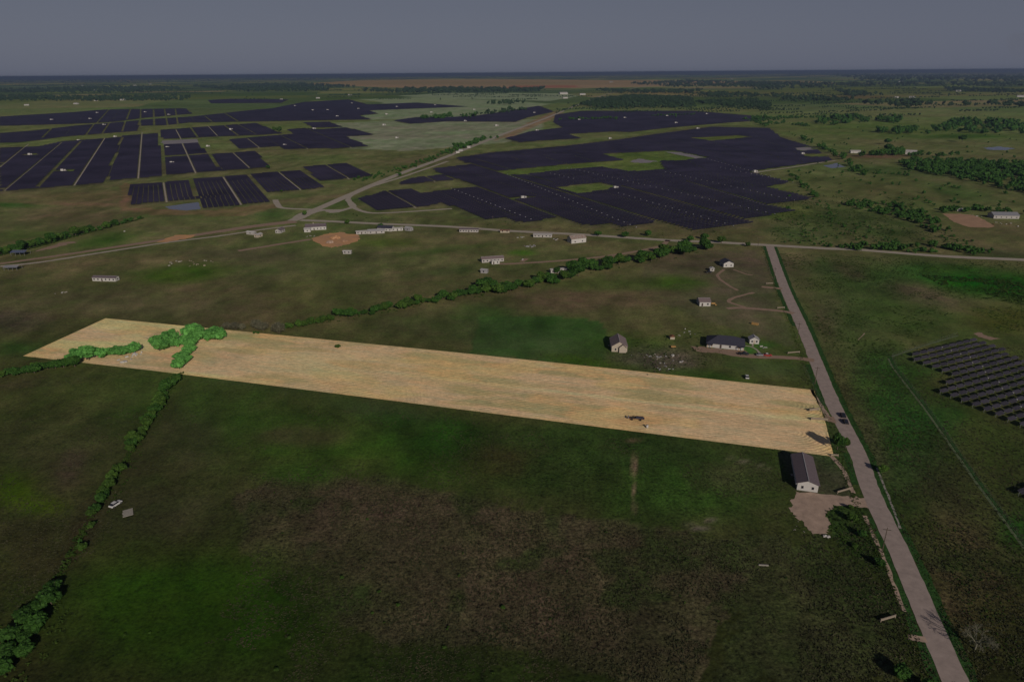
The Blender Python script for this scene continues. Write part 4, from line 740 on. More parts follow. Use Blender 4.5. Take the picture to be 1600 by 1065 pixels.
def tank(t):
    m = MB(); m.tube((0, 0, 0), (0, 0, 1.3), .55, .55, 14); m.build('barrel', MT['white2'], t, True); m = MB(); m.tube((0, 0, 1.3), (0, 0, 1.5), .4, .12, 10); m.build('lid', MT['white'], t)
smallthing('water_tank', 'small white water tank standing below the farm trailer in hay', 'tank', 1011, 668, 0, tank)
def pallets(t):
    for i in range(6): m = MB(); m.box(-2.3+i*.78, -1.6+i*.78, -1.6+.2*math.sin(i*2), 1.6, .05+.02*i, .2+.02*i); m.build('board', MT['concrete'], t)
    m = MB(); m.box(-2.4, 2.4, -1.2, -1, 0, .05); m.box(-2.4, 2.4, 1, 1.2, 0, .05); m.build('bearer', MT['dwood'], t)
smallthing('wooden_platform', 'pale weathered board platform on the grass beside the white car', 'platform', 200, 801, R(-60), pallets)
def boards(n, L):
    def f(t):
        for i in range(n):
            m = MB(); m.box(-L/2, L/2, -.14, .14, .5+i*.36, .72+i*.36); m.build('rail', MT['wood'], t)
        for x in np.linspace(-L/2, L/2, max(2, int(L/2.5))): m = MB(); m.box(x-.1, x+.1, -.1, .1, 0, .5+n*.36+.05); m.build('post', MT['wood'], t)
    return f
smallthing('wooden_fence', 'upper pale rail fence wing of the hay field entrance', 'fence', 1272, 642, R(14), boards(3, 5)); smallthing('wooden_fence', 'lower pale rail fence wing of the hay field entrance', 'fence', 1280, 657, R(-8), boards(3, 7))
smallthing('wooden_fence', 'pale rail fence beside the gravel yard driveway', 'fence', 1318, 768, R(22), boards(2, 6)); smallthing('wooden_fence', 'lone pale rail fence near the bottom of the road', 'fence', 1387, 968, R(18), boards(2, 5.2))
smallthing('white_gate', 'small white gate at lower right corner of the hay field', 'gate', 1304, 713, R(-8), boards(2, 2.6)); smallthing('concrete_beam', 'pale concrete beam lying in rough grass left of the road', 'beam', 1193, 883, R(-6), lambda t: (lambda m: m.build('beam', MT['concrete'], t))((lambda m: (m.box(-1.5, 1.5, -.2, .2, 0, .35), m)[1])(MB())))
smallthing('wooden_fence', 'short rail fence by the small house driveway entrance', 'fence', 1202, 444, R(8), boards(2, 5)); smallthing('wooden_fence', 'short rail fence where the hipped house driveway meets the road', 'fence', 1240, 552, R(10), boards(2, 7)); smallthing('wooden_fence', 'short rail fence at the middle driveway entrance', 'fence', 1220, 482, R(8), boards(2, 5))
def bits(n, s, mats, spread):
    def f(t):
        for i in range(n):
            x, y = rng.normal(size=2)*spread; a = rng.uniform(0, 3); L = s*rng.uniform(.5, 1.8); w = s*rng.uniform(.3, .8); hh = s*rng.uniform(.15, .6)
            m = MB(); m.box(-L/2, L/2, -w/2, w/2, 0, hh, 0, Matrix.Translation((x, y, 0)) @ Matrix.Rotation(a, 4, 'Z') @ Matrix.Rotation(rng.uniform(-.2, .2), 4, 'X')); m.build('scrap', MT[mats[int(rng.integers(len(mats)))]], t)
    return f
JK = [('white scrap heap beside the bright green trees in the hay field', 193, 565, 9, 1.3, ['white2', 'white'], 1.8), ('white sheeting heap right of the highlit green thicket', 212, 553, 7, 1.5, ['white2'], 1.6), ('small white object heap by the hay field top edge', 350, 522, 3, 1.2, ['white2'], .8),
      ('grey rubble heap between cream house and hipped house', 1035, 560, 30, .75, ['grey', 'concrete', 'dwood', 'dwood', 'bark'], 4.5), ('pale rubble strip right of the cream house', 1005, 554, 16, .6, ['concrete', 'grey', 'dwood'], 3.2), ('white scrap cluster above the junk yard', 1068, 518, 7, .8, ['white2', 'white', 'grey'], 3.0),
      ('grey dead brush heap above the hay field edge', 1030, 573, 26, .9, ['dwood', 'grey', 'bark'], 3.5), ('white appliance heap left of the driveway end', 1052, 556, 3, 1.0, ['white2'], .6), ('white block heap below the junk yard', 1066, 566, 3, 1.1, ['white'], .8),
      ('pale rubble along the lower yard edge', 1255, 826, 7, .4, ['concrete'], 1.6), ('pinkish rubble heap left of the white barn', 826, 384, 10, 1.6, ['roofpk', 'grey'], 4), ('scattered white scrap beside the rubble heap', 817, 371, 4, 1.6, ['white2', 'white'], 3),
      ('dark junk heap at the right end of the flat mobile home', 868, 374, 6, 1.6, ['dwood', 'white', 'grey'], 2), ('white scrap left of the small settlement road', 815, 406, 2, 1.4, ['white2'], .5), ('pale scattered boards in the pasture above the green patch', 310, 412, 14, 1.2, ['wood', 'concrete'], 6),
      ('white scrap in the pasture left of the lone mobile home', 97, 457, 4, 1.2, ['white', 'concrete'], 2.2), ('pale boards on the slope beside the track', 273, 411, 6, 1.5, ['concrete'], 4), ('white scrap far left of the shed row', 194, 362, 3, 1.3, ['white2'], 1.5), ('dark junk heap behind the long farmhouse', 486, 369, 8, 1.0, ['dwood', 'grey', 'white'], 2),
      ('white crates by the right hand solar fence corner', 1525, 337, 4, 1.4, ['white'], 4), ('orange timber stack between the small trees', 1180, 507, 1, 3.0, ['owood'], .1), ('light scrap in front of the barn by the arena', 1570, 350, 8, 1.3, ['concrete', 'rust', 'white'], 6), ('white pallets right of the white shed', 1194, 543, 3, 1.2, ['white'], .8)]
for (lb, x, y, n, s, ms, sp) in JK: smallthing('scrap_heap', lb, 'scrap heap', x, y, 0, bits(n, s, ms, sp))
smallthing('hen_house', 'small pale playhouse with dark opening above the orange cart', 'hen house', 1050, 529, 0, lambda t: (bits(1, 2.2, ['cream'], .1)(t), (lambda m: m.build('roof', MT['rust'], t))((lambda m: (m.hexa([(-1.6, -1.4, 1.5), (1.6, -1.4, 1.5), (1.6, 1.4, 1.5), (-1.6, 1.4, 1.5), (-.2, -1.4, 2.3), (.2, -1.4, 2.3), (.2, 1.4, 2.3), (-.2, 1.4, 2.3)]), m)[1])(MB())), (lambda m: m.build('wall', MT['cream'], t))((lambda m: (m.box(-1.3, 1.3, -1.2, 1.2, 0, 1.48), m)[1])(MB()))))
def cart(t):
    m = MB(); m.box(-1.4, 1.2, -.8, .8, .5, 1.1); m.build('tub', MT['owood'], t)
    for x in (-.8, .8):
        for y in (-.85, .85): m = MB(); m.tube((x, y-.08, .3), (x, y+.08, .3), .3, .3, 10); m.build('wheel', MT['black'], t)
    m = MB(); m.tube((1.2, 0, .6), (2.2, 0, .5), .06, .05); m.build('drawbar', MT['rust'], t)
smallthing('cart', 'small orange cart standing in the junk yard grass', 'cart', 1052, 543, 0, cart)
def pile(px, py, r, lab, m):
    V, F0 = ICO_(3); V = V.copy(); V *= (1+.12*rng.normal(size=(len(V), 1))); V[:, 2] = np.maximum(V[:, 2], -.05)*.45; t = link('dirt_pile', meshnp('dirt_pile', V*r, F0, MT[m]), None, g(px, py)); tag(t, lab, 'dirt pile')
def ICO_(sub):
    import bmesh
    bm = bmesh.new(); bmesh.ops.create_icosphere(bm, subdivisions=sub, radius=1); V = np.array([v.co[:] for v in bm.verts]); Fa = np.array([[v.index for v in f.verts] for f in bm.faces]); bm.free(); return V, Fa
pile(524, 372, 4.5, 'large orange dirt pile in the middle of the dirt pad', 'orange'); pile(515, 379, 3.5, 'lower pale dirt pile on the dirt pad', 'yard'); pile(538, 377, 2.6, 'small dirt pile right on the dirt pad', 'dirt')
for i_, (x, y) in enumerate([(1289, 838), (1294, 839)]): V, F0 = ICO_(2); tag(link('boulder', meshnp('boulder', V*(1+.15*rng.normal(size=(len(V), 1)))*np.array([.7, .5, .45])+np.array([0, 0, .25]), F0, MT['white']), None, g(x, y)), ['left pale boulder below the gravel yard', 'right pale boulder below the gravel yard'][i_], 'boulder')
# utility poles, standing along the road
def pole():
    t = empty('utility_pole', (0, 0, 0)); m = MB(); m.tube((0, 0, 0), (0, 0, 9.5), .17, .11, 8); m.build('pole', MT['bark'], t); m = MB(); m.box(-1.2, 1.2, -.07, .07, 8.6, 8.78); ca_ = m.build('crossarm', MT['dwood'], t)
    for x in (-1.05, .0, 1.05): k = MB(); k.tube((x, 0, 8.78), (x, 0, 9.0), .06, .04, 6); k.build('insulator', MT['grey'], ca_)
    return t
up = pole()
for i, (x, y) in enumerate([(1378, 862), (1273, 600), (1246, 528), (1209, 437), (1184, 388), (1096, 373), (980, 365), (770, 352), (1474, 1110)]):
    o = up if i == 0 else copy_tree(up); o.location = tuple(g(x, y)); o.rotation_euler[2] = -R(RA)
    tag(o, ['wooden utility pole left of the road below the gravel yard driveway', 'wooden utility pole at the top right corner of the hay field', 'wooden utility pole on the verge above the hipped house driveway', 'wooden utility pole on the verge by the blue roofed house', 'wooden utility pole at the crossroads corner', 'wooden utility pole on the cross road left of the crossroads', 'wooden utility pole on the cross road right of the barn', 'wooden utility pole on the cross road by the mobile homes', 'wooden utility pole at the bottom end of the road'][i], 'utility pole', 'utility poles along the roads')
# chain fence of the near array
def chain_fence(pts, lab):
    t = empty('wire_fence', g(*pts[0])); o = g(*pts[0]); tag(t, lab, 'fence'); G = gn(pts); pm = MB(); pm.box(-.035, .035, -.035, .035, 0, 1.9); pme = pm.mesh('post', MT['dwood']); wr_ = MB()
    for a, b in zip(G[:-1], G[1:]):
        n = max(1, int(np.hypot(*(b-a))/5))
        for i in range(n): p = a+(b-a)*i/n; link('post', pme, t, (p[0]-o[0], p[1]-o[1], 0))
        for z in (.3, 1.0, 1.6, 2.05): wr_.tube((a[0]-o[0], a[1]-o[1], z), (b[0]-o[0], b[1]-o[1], z), .012, .012, 4)
    wr_.build('wire', MT['metal'], t)
chain_fence([(1495, 524), (1393, 558), (1400, 575), (1450, 640), (1520, 740), (1600, 850), (1640, 905)], 'long wire fence around the near solar array'); chain_fence([(1190, 400), (1205, 432)], 'wire fence along the road beside the blue roofed house'); chain_fence([(1255, 575), (1274, 612), (1290, 640)], 'wire fence closing the road end of the hay field')
# ---------------------------------------------------------------- vegetation
def ico(sub):
    import bmesh
    bm = bmesh.new(); bmesh.ops.create_icosphere(bm, subdivisions=sub, radius=1); V = np.array([v.co[:] for v in bm.verts]); Fa = np.array([[v.index for v in f.verts] for f in bm.faces]); bm.free(); return V, Fa
ICO1 = ico(1); ICO2 = ico(2)
def crown_np(seed, nl, leaves, flat=.8, spread=.62, lsz=.085, lump=ICO2, solid=True):
    r = np.random.default_rng(seed); Vs, Fs = [], []; off = 0; cs = []
    for i in range(nl):
        d = r.normal(size=3); d /= np.linalg.norm(d); d[2] = d[2]*.75; c = d*spread*1.12*r.uniform(.4, 1); c[2] *= flat; s = r.uniform(.2, .40)*(1-.25*np.linalg.norm(c)); cs.append((c, s))
        V = lump[0].copy(); V = V*(1+.28*r.normal(size=(len(V), 1)))*s+c; 
        if solid: Vs.append(V); Fs.append(lump[1]+off); off += len(V)
    cs_c = np.array([c for c, _ in cs]); cs_s = np.array([s for _, s in cs])
    if leaves:
        k = r.integers(0, nl, leaves); d = r.normal(size=(leaves, 3)); d /= np.linalg.norm(d, axis=1)[:, None]; p = cs_c[k]+d*cs_s[k][:, None]*r.uniform(.85, 1.3, (leaves, 1))
        u = r.normal(size=(leaves, 3)); u /= np.linalg.norm(u, axis=1)[:, None]; w = np.cross(u, d+.3*r.normal(size=(leaves, 3))); w /= np.linalg.norm(w, axis=1)[:, None]+1e-6; s = lsz*r.uniform(.6, 1.3, (leaves, 1))
        V = np.stack([p-u*s, p+w*s*.8, p+u*s], 1).reshape(-1, 3); Vs.append(V); Fs.append(np.arange(leaves*3).reshape(-1, 3)+off)
    V = np.concatenate(Vs); V[:, 2] += .1; V[:, 2] = np.maximum(V[:, 2], -.62); return V, np.concatenate(Fs)
TREE = {}
for kd, mt, n in (('dark', 'leafA', 4), ('mid', 'leafB', 4), ('hilit', 'leafC', 4), ('grey', 'leafD', 2)):
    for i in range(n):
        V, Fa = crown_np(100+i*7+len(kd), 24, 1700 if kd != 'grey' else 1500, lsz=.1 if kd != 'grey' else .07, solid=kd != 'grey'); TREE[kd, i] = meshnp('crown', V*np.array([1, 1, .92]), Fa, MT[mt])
tk = MB(); tk.tube((0, 0, 0), (.02, 0, .75), .07, .045, 7)
for a in range(5):
    t_ = a*1.3; tk.tube((.02, 0, .5+.05*a), (.35*math.cos(t_), .35*math.sin(t_), .95+.05*a), .03, .012, 5)
trunk_me = tk.mesh('trunk', MT['bark'])
tree_list = []     # (dist, x, y, radius, kind, hfac, label)
def add_tree(x, y, r, kind, hf=1., lab=None): tree_list.append((math.hypot(x, y)/r, x, y, r, kind, hf, lab))
def belt(pts, rad, kind, lab, n, width, jr=.3, mixk=None, frm='left'):
    base_ = lab; pos_ = {'left': 'from the left', 'top': 'from the top'}[frm]
    G = gn(pts); S = np.concatenate([[0], np.cumsum(np.hypot(*np.diff(G, axis=0).T))])
    for i in range(n):
        s = S[-1]*(i+rng.uniform(.1, .9))/n; x = np.interp(s, S, G[:, 0]); y = np.interp(s, S, G[:, 1]); w = np.interp(s/S[-1], np.linspace(0, 1, len(width)), width) if hasattr(width, '__len__') else width
        rr = np.interp(s/S[-1], np.linspace(0, 1, len(rad)), rad) if hasattr(rad, '__len__') else rad
        lab = ORDS(i+1)+' '+pos_+', '+base_ if n > 1 else base_
        k = kind if mixk is None or rng.random() > .3 else mixk; add_tree(x+rng.normal()*w*.4, y+rng.normal()*w*.4, rr*rng.uniform(1-jr, 1+jr), k, rng.uniform(.85, 1.15), lab)
CB = 'green tree in the long creek belt'
belt([(440, 512), (520, 502)], 2.6, 'mid', 'low tree at the thin western tip of the creek belt', 12, 4); belt([(525, 497), (600, 486), (680, 470), (740, 460), (800, 452)], [3.2, 3.4, 3.4, 3.8], 'dark', 'tree in the western half of the creek belt', 38, 5, mixk='mid')
belt([(735, 458), (800, 452), (860, 440), (930, 422), (1000, 408), (1060, 395), (1105, 387)], [3.6, 4.4, 4.4, 5], 'dark', 'tree in the thick eastern half of the creek belt', 66, 11, mixk='mid'); belt([(750, 452), (775, 448)], 4.6, 'dark', 'tall tree of the dark clump midway along the creek belt', 3, 3)
belt([(-20, 403), (60, 385), (120, 368), (180, 352), (222, 341)], [4.2, 4.2, 3.8, 3.2], 'dark', 'tree of the belt running beside the left pasture track', 48, 6, mixk='mid')
FR = 'highlit green tree of the thicket inside the hay field'
belt([(106, 566), (150, 559), (182, 555), (212, 550)], 4.0, 'hilit', 'highlit green tree of the left row in the hay field', 16, 3.5, .36); belt([(240, 549), (265, 542), (292, 537)], 4.2, 'hilit', 'highlit green tree of the middle row in the hay field', 13, 4.5, .3); belt([(296, 532), (345, 528)], 4.8, 'hilit', 'large highlit green tree at the hay field top edge', 9, 4, .3); belt([(300, 543), (290, 560), (285, 577)], 3.6, 'hilit', 'highlit green tree of the strip crossing the hay field', 8, 2.6, .36, frm='top')
belt([(298, 524), (312, 520)], 3.2, 'grey', 'pale grey tree standing among the highlit green thicket', 2, 1); belt([(352, 514), (385, 516)], 3.2, 'grey', 'bare greyish tree on the upper edge of the hay field', 4, 3); belt([(398, 514), (440, 518)], 3.6, 'grey', 'dull grey tree above the hay field top edge', 7, 6); belt([(396, 521), (406, 522)], 2, 'hilit', 'small highlit green bush on the hay field top edge', 2, .5)
belt([(0, 590), (40, 583), (85, 575), (120, 572)], 3.2, 'dark', 'dark tree of the hedgerow meeting the left edge', 13, 4, mixk='mid')
HR = 'tree of the hedgerow running down from the hay field'
belt([(277, 592), (262, 612), (250, 635), (235, 655)], 3.1, 'mid', 'tree of the hedgerow just below the hay field', 10, 1.8, .2, 'dark', 'top'); belt([(235, 655), (222, 675), (206, 706)], 2.5, 'mid', 'tree of the hedgerow part above the gap', 9, 1.6, .2, 'dark', 'top'); belt([(188, 736), (172, 760), (156, 788), (140, 812)], 2.3, 'mid', 'tree of the hedgerow beside the white car', 9, 1.2, .2, 'dark', 'top'); belt([(126, 845), (130, 862)], 1.5, 'mid', 'lowest small hedgerow bush above the corner cluster', 3, .5); belt([(150, 815), (140, 830)], 1.2, 'mid', 'small hedgerow bush below the white car', 2, .4)
belt([(78, 925), (58, 962), (36, 992), (18, 1025), (0, 1060)], 2.7, 'dark', 'big dark tree in the cluster at lower left corner', 20, 4.5, .2)
for (x, y, r) in [(535, 903, .8), (592, 925, .6), (622, 946, .75), (786, 950, .8), (452, 997, .6), (432, 1047, .7), (694, 1012, .6), (582, 958, .5), (195, 992, .5), (234, 989, .5), (574, 812, .6), (412, 748, .6), (330, 870, .4)]: add_tree(*g(x, y)[:2], r, 'mid', .8, 'small lone bush %s of the lower pasture' % ('at %s' % ('the left' if x < 300 else 'the bottom centre' if y > 990 else 'the upper brown edge' if y < 880 else 'the brown middle'))+' (%s)' % ('larger' if r > .7 else 'smaller') if False else 'lone bush in the near pasture, %s' % {535: 'largest on the brown ground', 592: 'between two larger bushes', 622: 'dark one right of the pair', 786: 'farthest right on the brown ground', 452: 'above the bottom left one', 432: 'nearest the bottom edge', 694: 'low on the brown ground', 582: 'tiny one under the pair', 195: 'left of two on lush green', 234: 'right of two on lush green', 574: 'highest on the brown ground', 412: 'at the upper left brown corner', 330: 'tiny one on the lush green'}[x])
add_tree(*g(1308, 702)[:2], 2.6, 'dark', 1.7, 'tall dark tree between hay field corner and road'); add_tree(*g(1321, 700)[:2], 1.7, 'mid', 1.6, 'slimmer tall tree leaning over the road from the hay corner'); add_tree(*g(1378, 738)[:2], 2.1, 'mid', 1.15, 'round bright tree alone on the right roadside')
for (x, y, r, k, lb) in [(1331, 815, 2.0, 'mid', 'bushy tree in the weedy island left of the road'), (1345, 838, 1.7, 'dark', 'lower bushy tree in the weedy island left of the road'), (1373, 884, 1.8, 'dark', 'compact green tree hugging the left road edge'), (1328, 795, 1.2, 'mid', 'small shrub under the gravel yard driveway'), (1335, 856, 1.1, 'mid', 'tiny shrub left of the weedy island'),
                         (1548, 1112, 2.6, 'dark', 'tree below the road casting shade over its bottom end'), (1408, 1058, 2.4, 'dark', 'dark tree at the bottom edge left of the road'), (1450, 1085, 2.6, 'dark', 'tree at the bottom edge casting shade over the road'), (528, 544, 1.6, 'mid', 'single small bush inside the upper hay field'), (595, 357, 3.4, 'dark', 'dark tree behind the blue roofed house'), (476, 336, 3.0, 'mid', 'tree beside the pale road junction'),
                         (543, 350, 3, 'mid', 'tree on the lower side of the cross road near the farmhouse'), (934, 369, 3.4, 'dark', 'dark tree beside the cross road right of the barn'), (977, 371, 3.6, 'dark', 'first roadside tree right of the barn'), (1012, 369, 3.8, 'dark', 'second roadside tree right of the barn'), (1078, 377, 3.6, 'dark', 'tree where the creek belt meets the cross road'), (1100, 374, 3.8, 'dark', 'roadside tree just left of the crossroads'), (1127, 380, 4.2, 'mid', 'broad tree left of the crossroads corner'), (1169, 385, 2.6, 'mid', 'small tree touching the crossroads corner'),
                         (1388, 238, 9, 'dark', 'tallest tree of the dark grove beyond the farm'), (1386, 226, 7, 'dark', 'rear tree of the dark grove beyond the farm'), (1503, 222, 8, 'dark', 'lone round tree in the far right pasture'), (437, 208, 9, 'mid', 'tree clump centre between the left farm blocks'), (429, 206, 7, 'mid', 'tree clump edge between the left farm blocks'), (419, 264, 4, 'dark', 'lone dark tree at the corner of a solar block'), (440, 300, 2, 'mid', 'small bush by the inverter pad road')]:
    q = g(x, y); add_tree(q[0], q[1], r, k, 1.1, lb)
far_list = []
def region(poly, n, r, jr=.3, kind=None):
    G = gn(poly); x0, y0 = G.min(0); x1, y1 = G.max(0); k = 0; tr = 0
    while k < n and tr < n*40:
        tr += 1; x, y = rng.uniform(x0, x1), rng.uniform(y0, y1)
        if inpoly(np.array([x]), np.array([y]), G)[0]: far_list.append((x, y, r*rng.uniform(1-jr, 1+jr))); k += 1
def fbelt(pts, r, n, w):
    G = gn(pts); S = np.concatenate([[0], np.cumsum(np.hypot(*np.diff(G, axis=0).T))])
    for i in range(n): s = S[-1]*rng.random(); far_list.append((np.interp(s, S, G[:, 0])+rng.normal()*w*.5, np.interp(s, S, G[:, 1])+rng.normal()*w*.5, r*rng.uniform(.6, 1.3)))
fbelt([(1250, 214), (1275, 226), (1308, 243), (1350, 272)], 6.5, 46, 8); fbelt([(1238, 274), (1262, 296), (1282, 311)], 3.4, 34, 6); fbelt([(1262, 296), (1300, 340)], 2.4, 14, 10); fbelt([(1350, 272), (1352, 274)], 5, 4, 4)
region([(1405, 254), (1430, 249), (1500, 252), (1620, 258), (1620, 308), (1580, 298), (1530, 288), (1480, 277), (1420, 266)], 520, 6.0)
region([(1340, 246), (1410, 236), (1412, 243), (1345, 244)], 50, 7.5); fbelt([(1418, 244), (1452, 243)], 7, 8, 8); fbelt([(1460, 245), (1500, 242)], 6, 8, 4); fbelt([(1335, 268), (1420, 275)], 3.6, 24, 10)
region([(1308, 318), (1340, 314), (1400, 320), (1440, 330), (1470, 350), (1485, 362), (1460, 364), (1420, 345), (1360, 332)], 170, 3.6); fbelt([(1330, 392), (1380, 386), (1420, 392), (1440, 392)], 4.2, 34, 14); fbelt([(1470, 385), (1500, 390), (1530, 398)], 4, 26, 12); fbelt([(1300, 385), (1340, 388)], 2.8, 12, 8)
fbelt([(1465, 330), (1500, 328), (1540, 330), (1600, 334)], 4.2, 40, 12); fbelt([(1380, 330), (1440, 335)], 2.6, 22, 22); region([(1210, 345), (1300, 330), (1400, 360), (1440, 385), (1300, 386), (1215, 380)], 130, 1.7); region([(1440, 350), (1520, 370), (1560, 395), (1440, 395)], 30, 2)
fbelt([(556, 284), (620, 268), (690, 243)], 3.5, 60, 16); fbelt([(696, 242), (730, 228), (755, 217)], 6, 44, 12); fbelt([(720, 232), (750, 222), (765, 216)], 7, 20, 20); fbelt([(624, 274), (625, 275)], 4.5, 2, 1); fbelt([(866, 178), (884, 172), (900, 165)], 6, 30, 14)
region([(905, 165), (930, 156), (990, 150), (1080, 154), (1086, 169), (1000, 170), (940, 170)], 1500, 13); region([(1080, 160), (1180, 157), (1205, 165), (1200, 172), (1130, 168)], 320, 13); region([(1160, 187), (1195, 182), (1230, 193), (1195, 199)], 60, 7); fbelt([(1240, 195), (1262, 197)], 6, 20, 20)
for P in ([(985, 132), (1070, 127), (1200, 131), (1270, 132), (1180, 138), (1050, 137)], [(930, 141), (1010, 143), (1100, 142), (1080, 147), (960, 146)], [(1065, 146), (1160, 148), (1205, 152), (1120, 154)], [(1150, 130), (1310, 132), (1600, 131), (1600, 136), (1420, 135), (1180, 142)], [(1200, 150), (1290, 153), (1350, 158), (1240, 161)],
          [(1300, 140), (1380, 150), (1330, 152)], [(1345, 163), (1400, 160), (1470, 165), (1420, 170)], [(1475, 138), (1600, 143), (1600, 147), (1480, 143)], [(1450, 164), (1600, 163), (1600, 168), (1480, 166)], [(1270, 192), (1300, 183), (1340, 181), (1370, 190), (1300, 198)], [(1465, 200), (1500, 189), (1600, 192), (1600, 209), (1480, 209)], [(1360, 205), (1470, 204), (1470, 209), (1380, 210)],
          [(1370, 188), (1410, 186), (1400, 194)], [(0, 151), (150, 153), (300, 150), (290, 158), (120, 159), (0, 158)], [(0, 142), (120, 138), (260, 137), (300, 141), (200, 147), (0, 146)], [(300, 136), (480, 138), (520, 143), (380, 144)], [(360, 134), (470, 132), (560, 137), (400, 139)], [(0, 125), (250, 124), (420, 121), (600, 119), (600, 123), (300, 130), (0, 132)],
          [(600, 117), (900, 115), (1200, 115), (1600, 117), (1600, 124), (1200, 123), (900, 122), (700, 123)], [(560, 143), (700, 140), (850, 141), (840, 145), (640, 147)], [(700, 155), (850, 160), (790, 158)], [(760, 163), (800, 160), (830, 161), (790, 165)], [(740, 180), (800, 171), (830, 172), (770, 180)], [(650, 184), (740, 181), (745, 184), (660, 187)], [(1300, 118), (1600, 120), (1600, 130), (1350, 128)]):
    G = gn(P); a = abs(.5*np.sum(G[:, 0]*np.roll(G[:, 1], 1)-G[:, 1]*np.roll(G[:, 0], 1))); dd = G[:, 1].mean(); r = 11 if dd < 3000 else 16 if dd < 6000 else 24 if dd < 11000 else 36
    region(P, int(min(560, max(30, a/(r*r*6)))), r, .5)
for i in range(620):   # scattered trees and hedges of the plain
    y = math.exp(rng.uniform(math.log(2300), math.log(15000))); x = y*rng.uniform(-.85, .85); px_, py_ = proj(np.array([x]), np.array([y]))
    if px_[0] < 860 and py_[0] > 158 or 470 < px_[0] < 1300 and py_[0] < 140 and py_[0] > 122: continue
    r = 6+y/1100
    if rng.random() < .6:
        for k in range(16): far_list.append((x+k*r*1.3, y+rng.normal()*r*.5+k*r*.3, r*rng.uniform(.6, 1.1)))
    else: far_list.append((x, y, r))
for i in range(220):
    x_, y_ = rng.uniform(1230, 1600), rng.uniform(180, 330); q = g(x_, y_); far_list.append((q[0], q[1], rng.uniform(1.5, 4)))
# individuals: the 300 that show largest
tree_list.sort(key=lambda r: r[0]*(.1 if ', ' not in r[6] or 'lone bush' in r[6] else 1)); print('trees', len(tree_list), 'far', len(far_list))
for (d, x, y, r, k, hf, lab) in tree_list[:300]:
    t = empty('tree', (x, y, 0), rng.uniform(0, 6.28)); n = 2 if k == 'grey' else 4; h_ = r*hf
    lf = .72 if r < 5 and hf < 1.3 else 1.; c = link('crown', TREE[k, int(rng.integers(n))], t, (0, 0, h_*lf)); c.scale = (r*1.15, r*rng.uniform(.95, 1.3), h_*1.0); tt = link('trunk', trunk_me, t); tt.scale = (r, r, h_)
    bl = lab.split(', ')[-1]; bs = 'lone bush' in lab; tag(t, lab, 'bush' if bs else 'tree', 'lone bushes of the near pasture' if bs else 'trees like the '+bl if ', ' in lab else None)
    if bs: t.name = 'bush'
for q in tree_list[300:]: far_list.append((q[1], q[2], q[3]))
def merged(name, pts, protos, m, label, cat, zf=1., lift=.55):
    Vs, Fs = [], []; off = 0
    pts = np.array(pts); idx = rng.integers(0, len(protos), len(pts))
    for k, (PV, PF) in enumerate(protos):
        q = pts[idx == k]
        if not len(q): continue
        a = rng.uniform(0, 6.28, len(q)); ca, sa = np.cos(a), np.sin(a); X = PV[None, :, 0]*ca[:, None]-PV[None, :, 1]*sa[:, None]; Y = PV[None, :, 0]*sa[:, None]+PV[None, :, 1]*ca[:, None]
        r = q[:, 2][:, None]; V = np.stack([q[:, 0][:, None]+X*r, q[:, 1][:, None]+Y*r, (PV[None, :, 2]*zf+lift)*r], -1).reshape(-1, 3)
        Fs.append((PF[None]+(np.arange(len(q))*len(PV))[:, None, None]).reshape(-1, 3)+off); Vs.append(V); off += len(V)
    return tag(link(name, meshnp(name, np.concatenate(Vs), np.concatenate(Fs), m)), label, cat, kind='stuff')
P1 = [crown_np(300+i, 5, 60, .8, .55, .2, ICO1) for i in range(4)]; P2_ = [crown_np(320+i, 3, 20, .7, .5, .25, ICO1) for i in range(3)]
fl = np.array(far_list); dd = np.hypot(fl[:, 0], fl[:, 1])
merged('woodland', fl[dd < 2600], P1, MT['leafA'], 'dark green woods and hedges spread across the middle distance', 'woods'); merged('distant_woodland', fl[dd >= 2600], P2_, MT['leafF'], 'dull dark woods in thin bands near the horizon', 'woods')
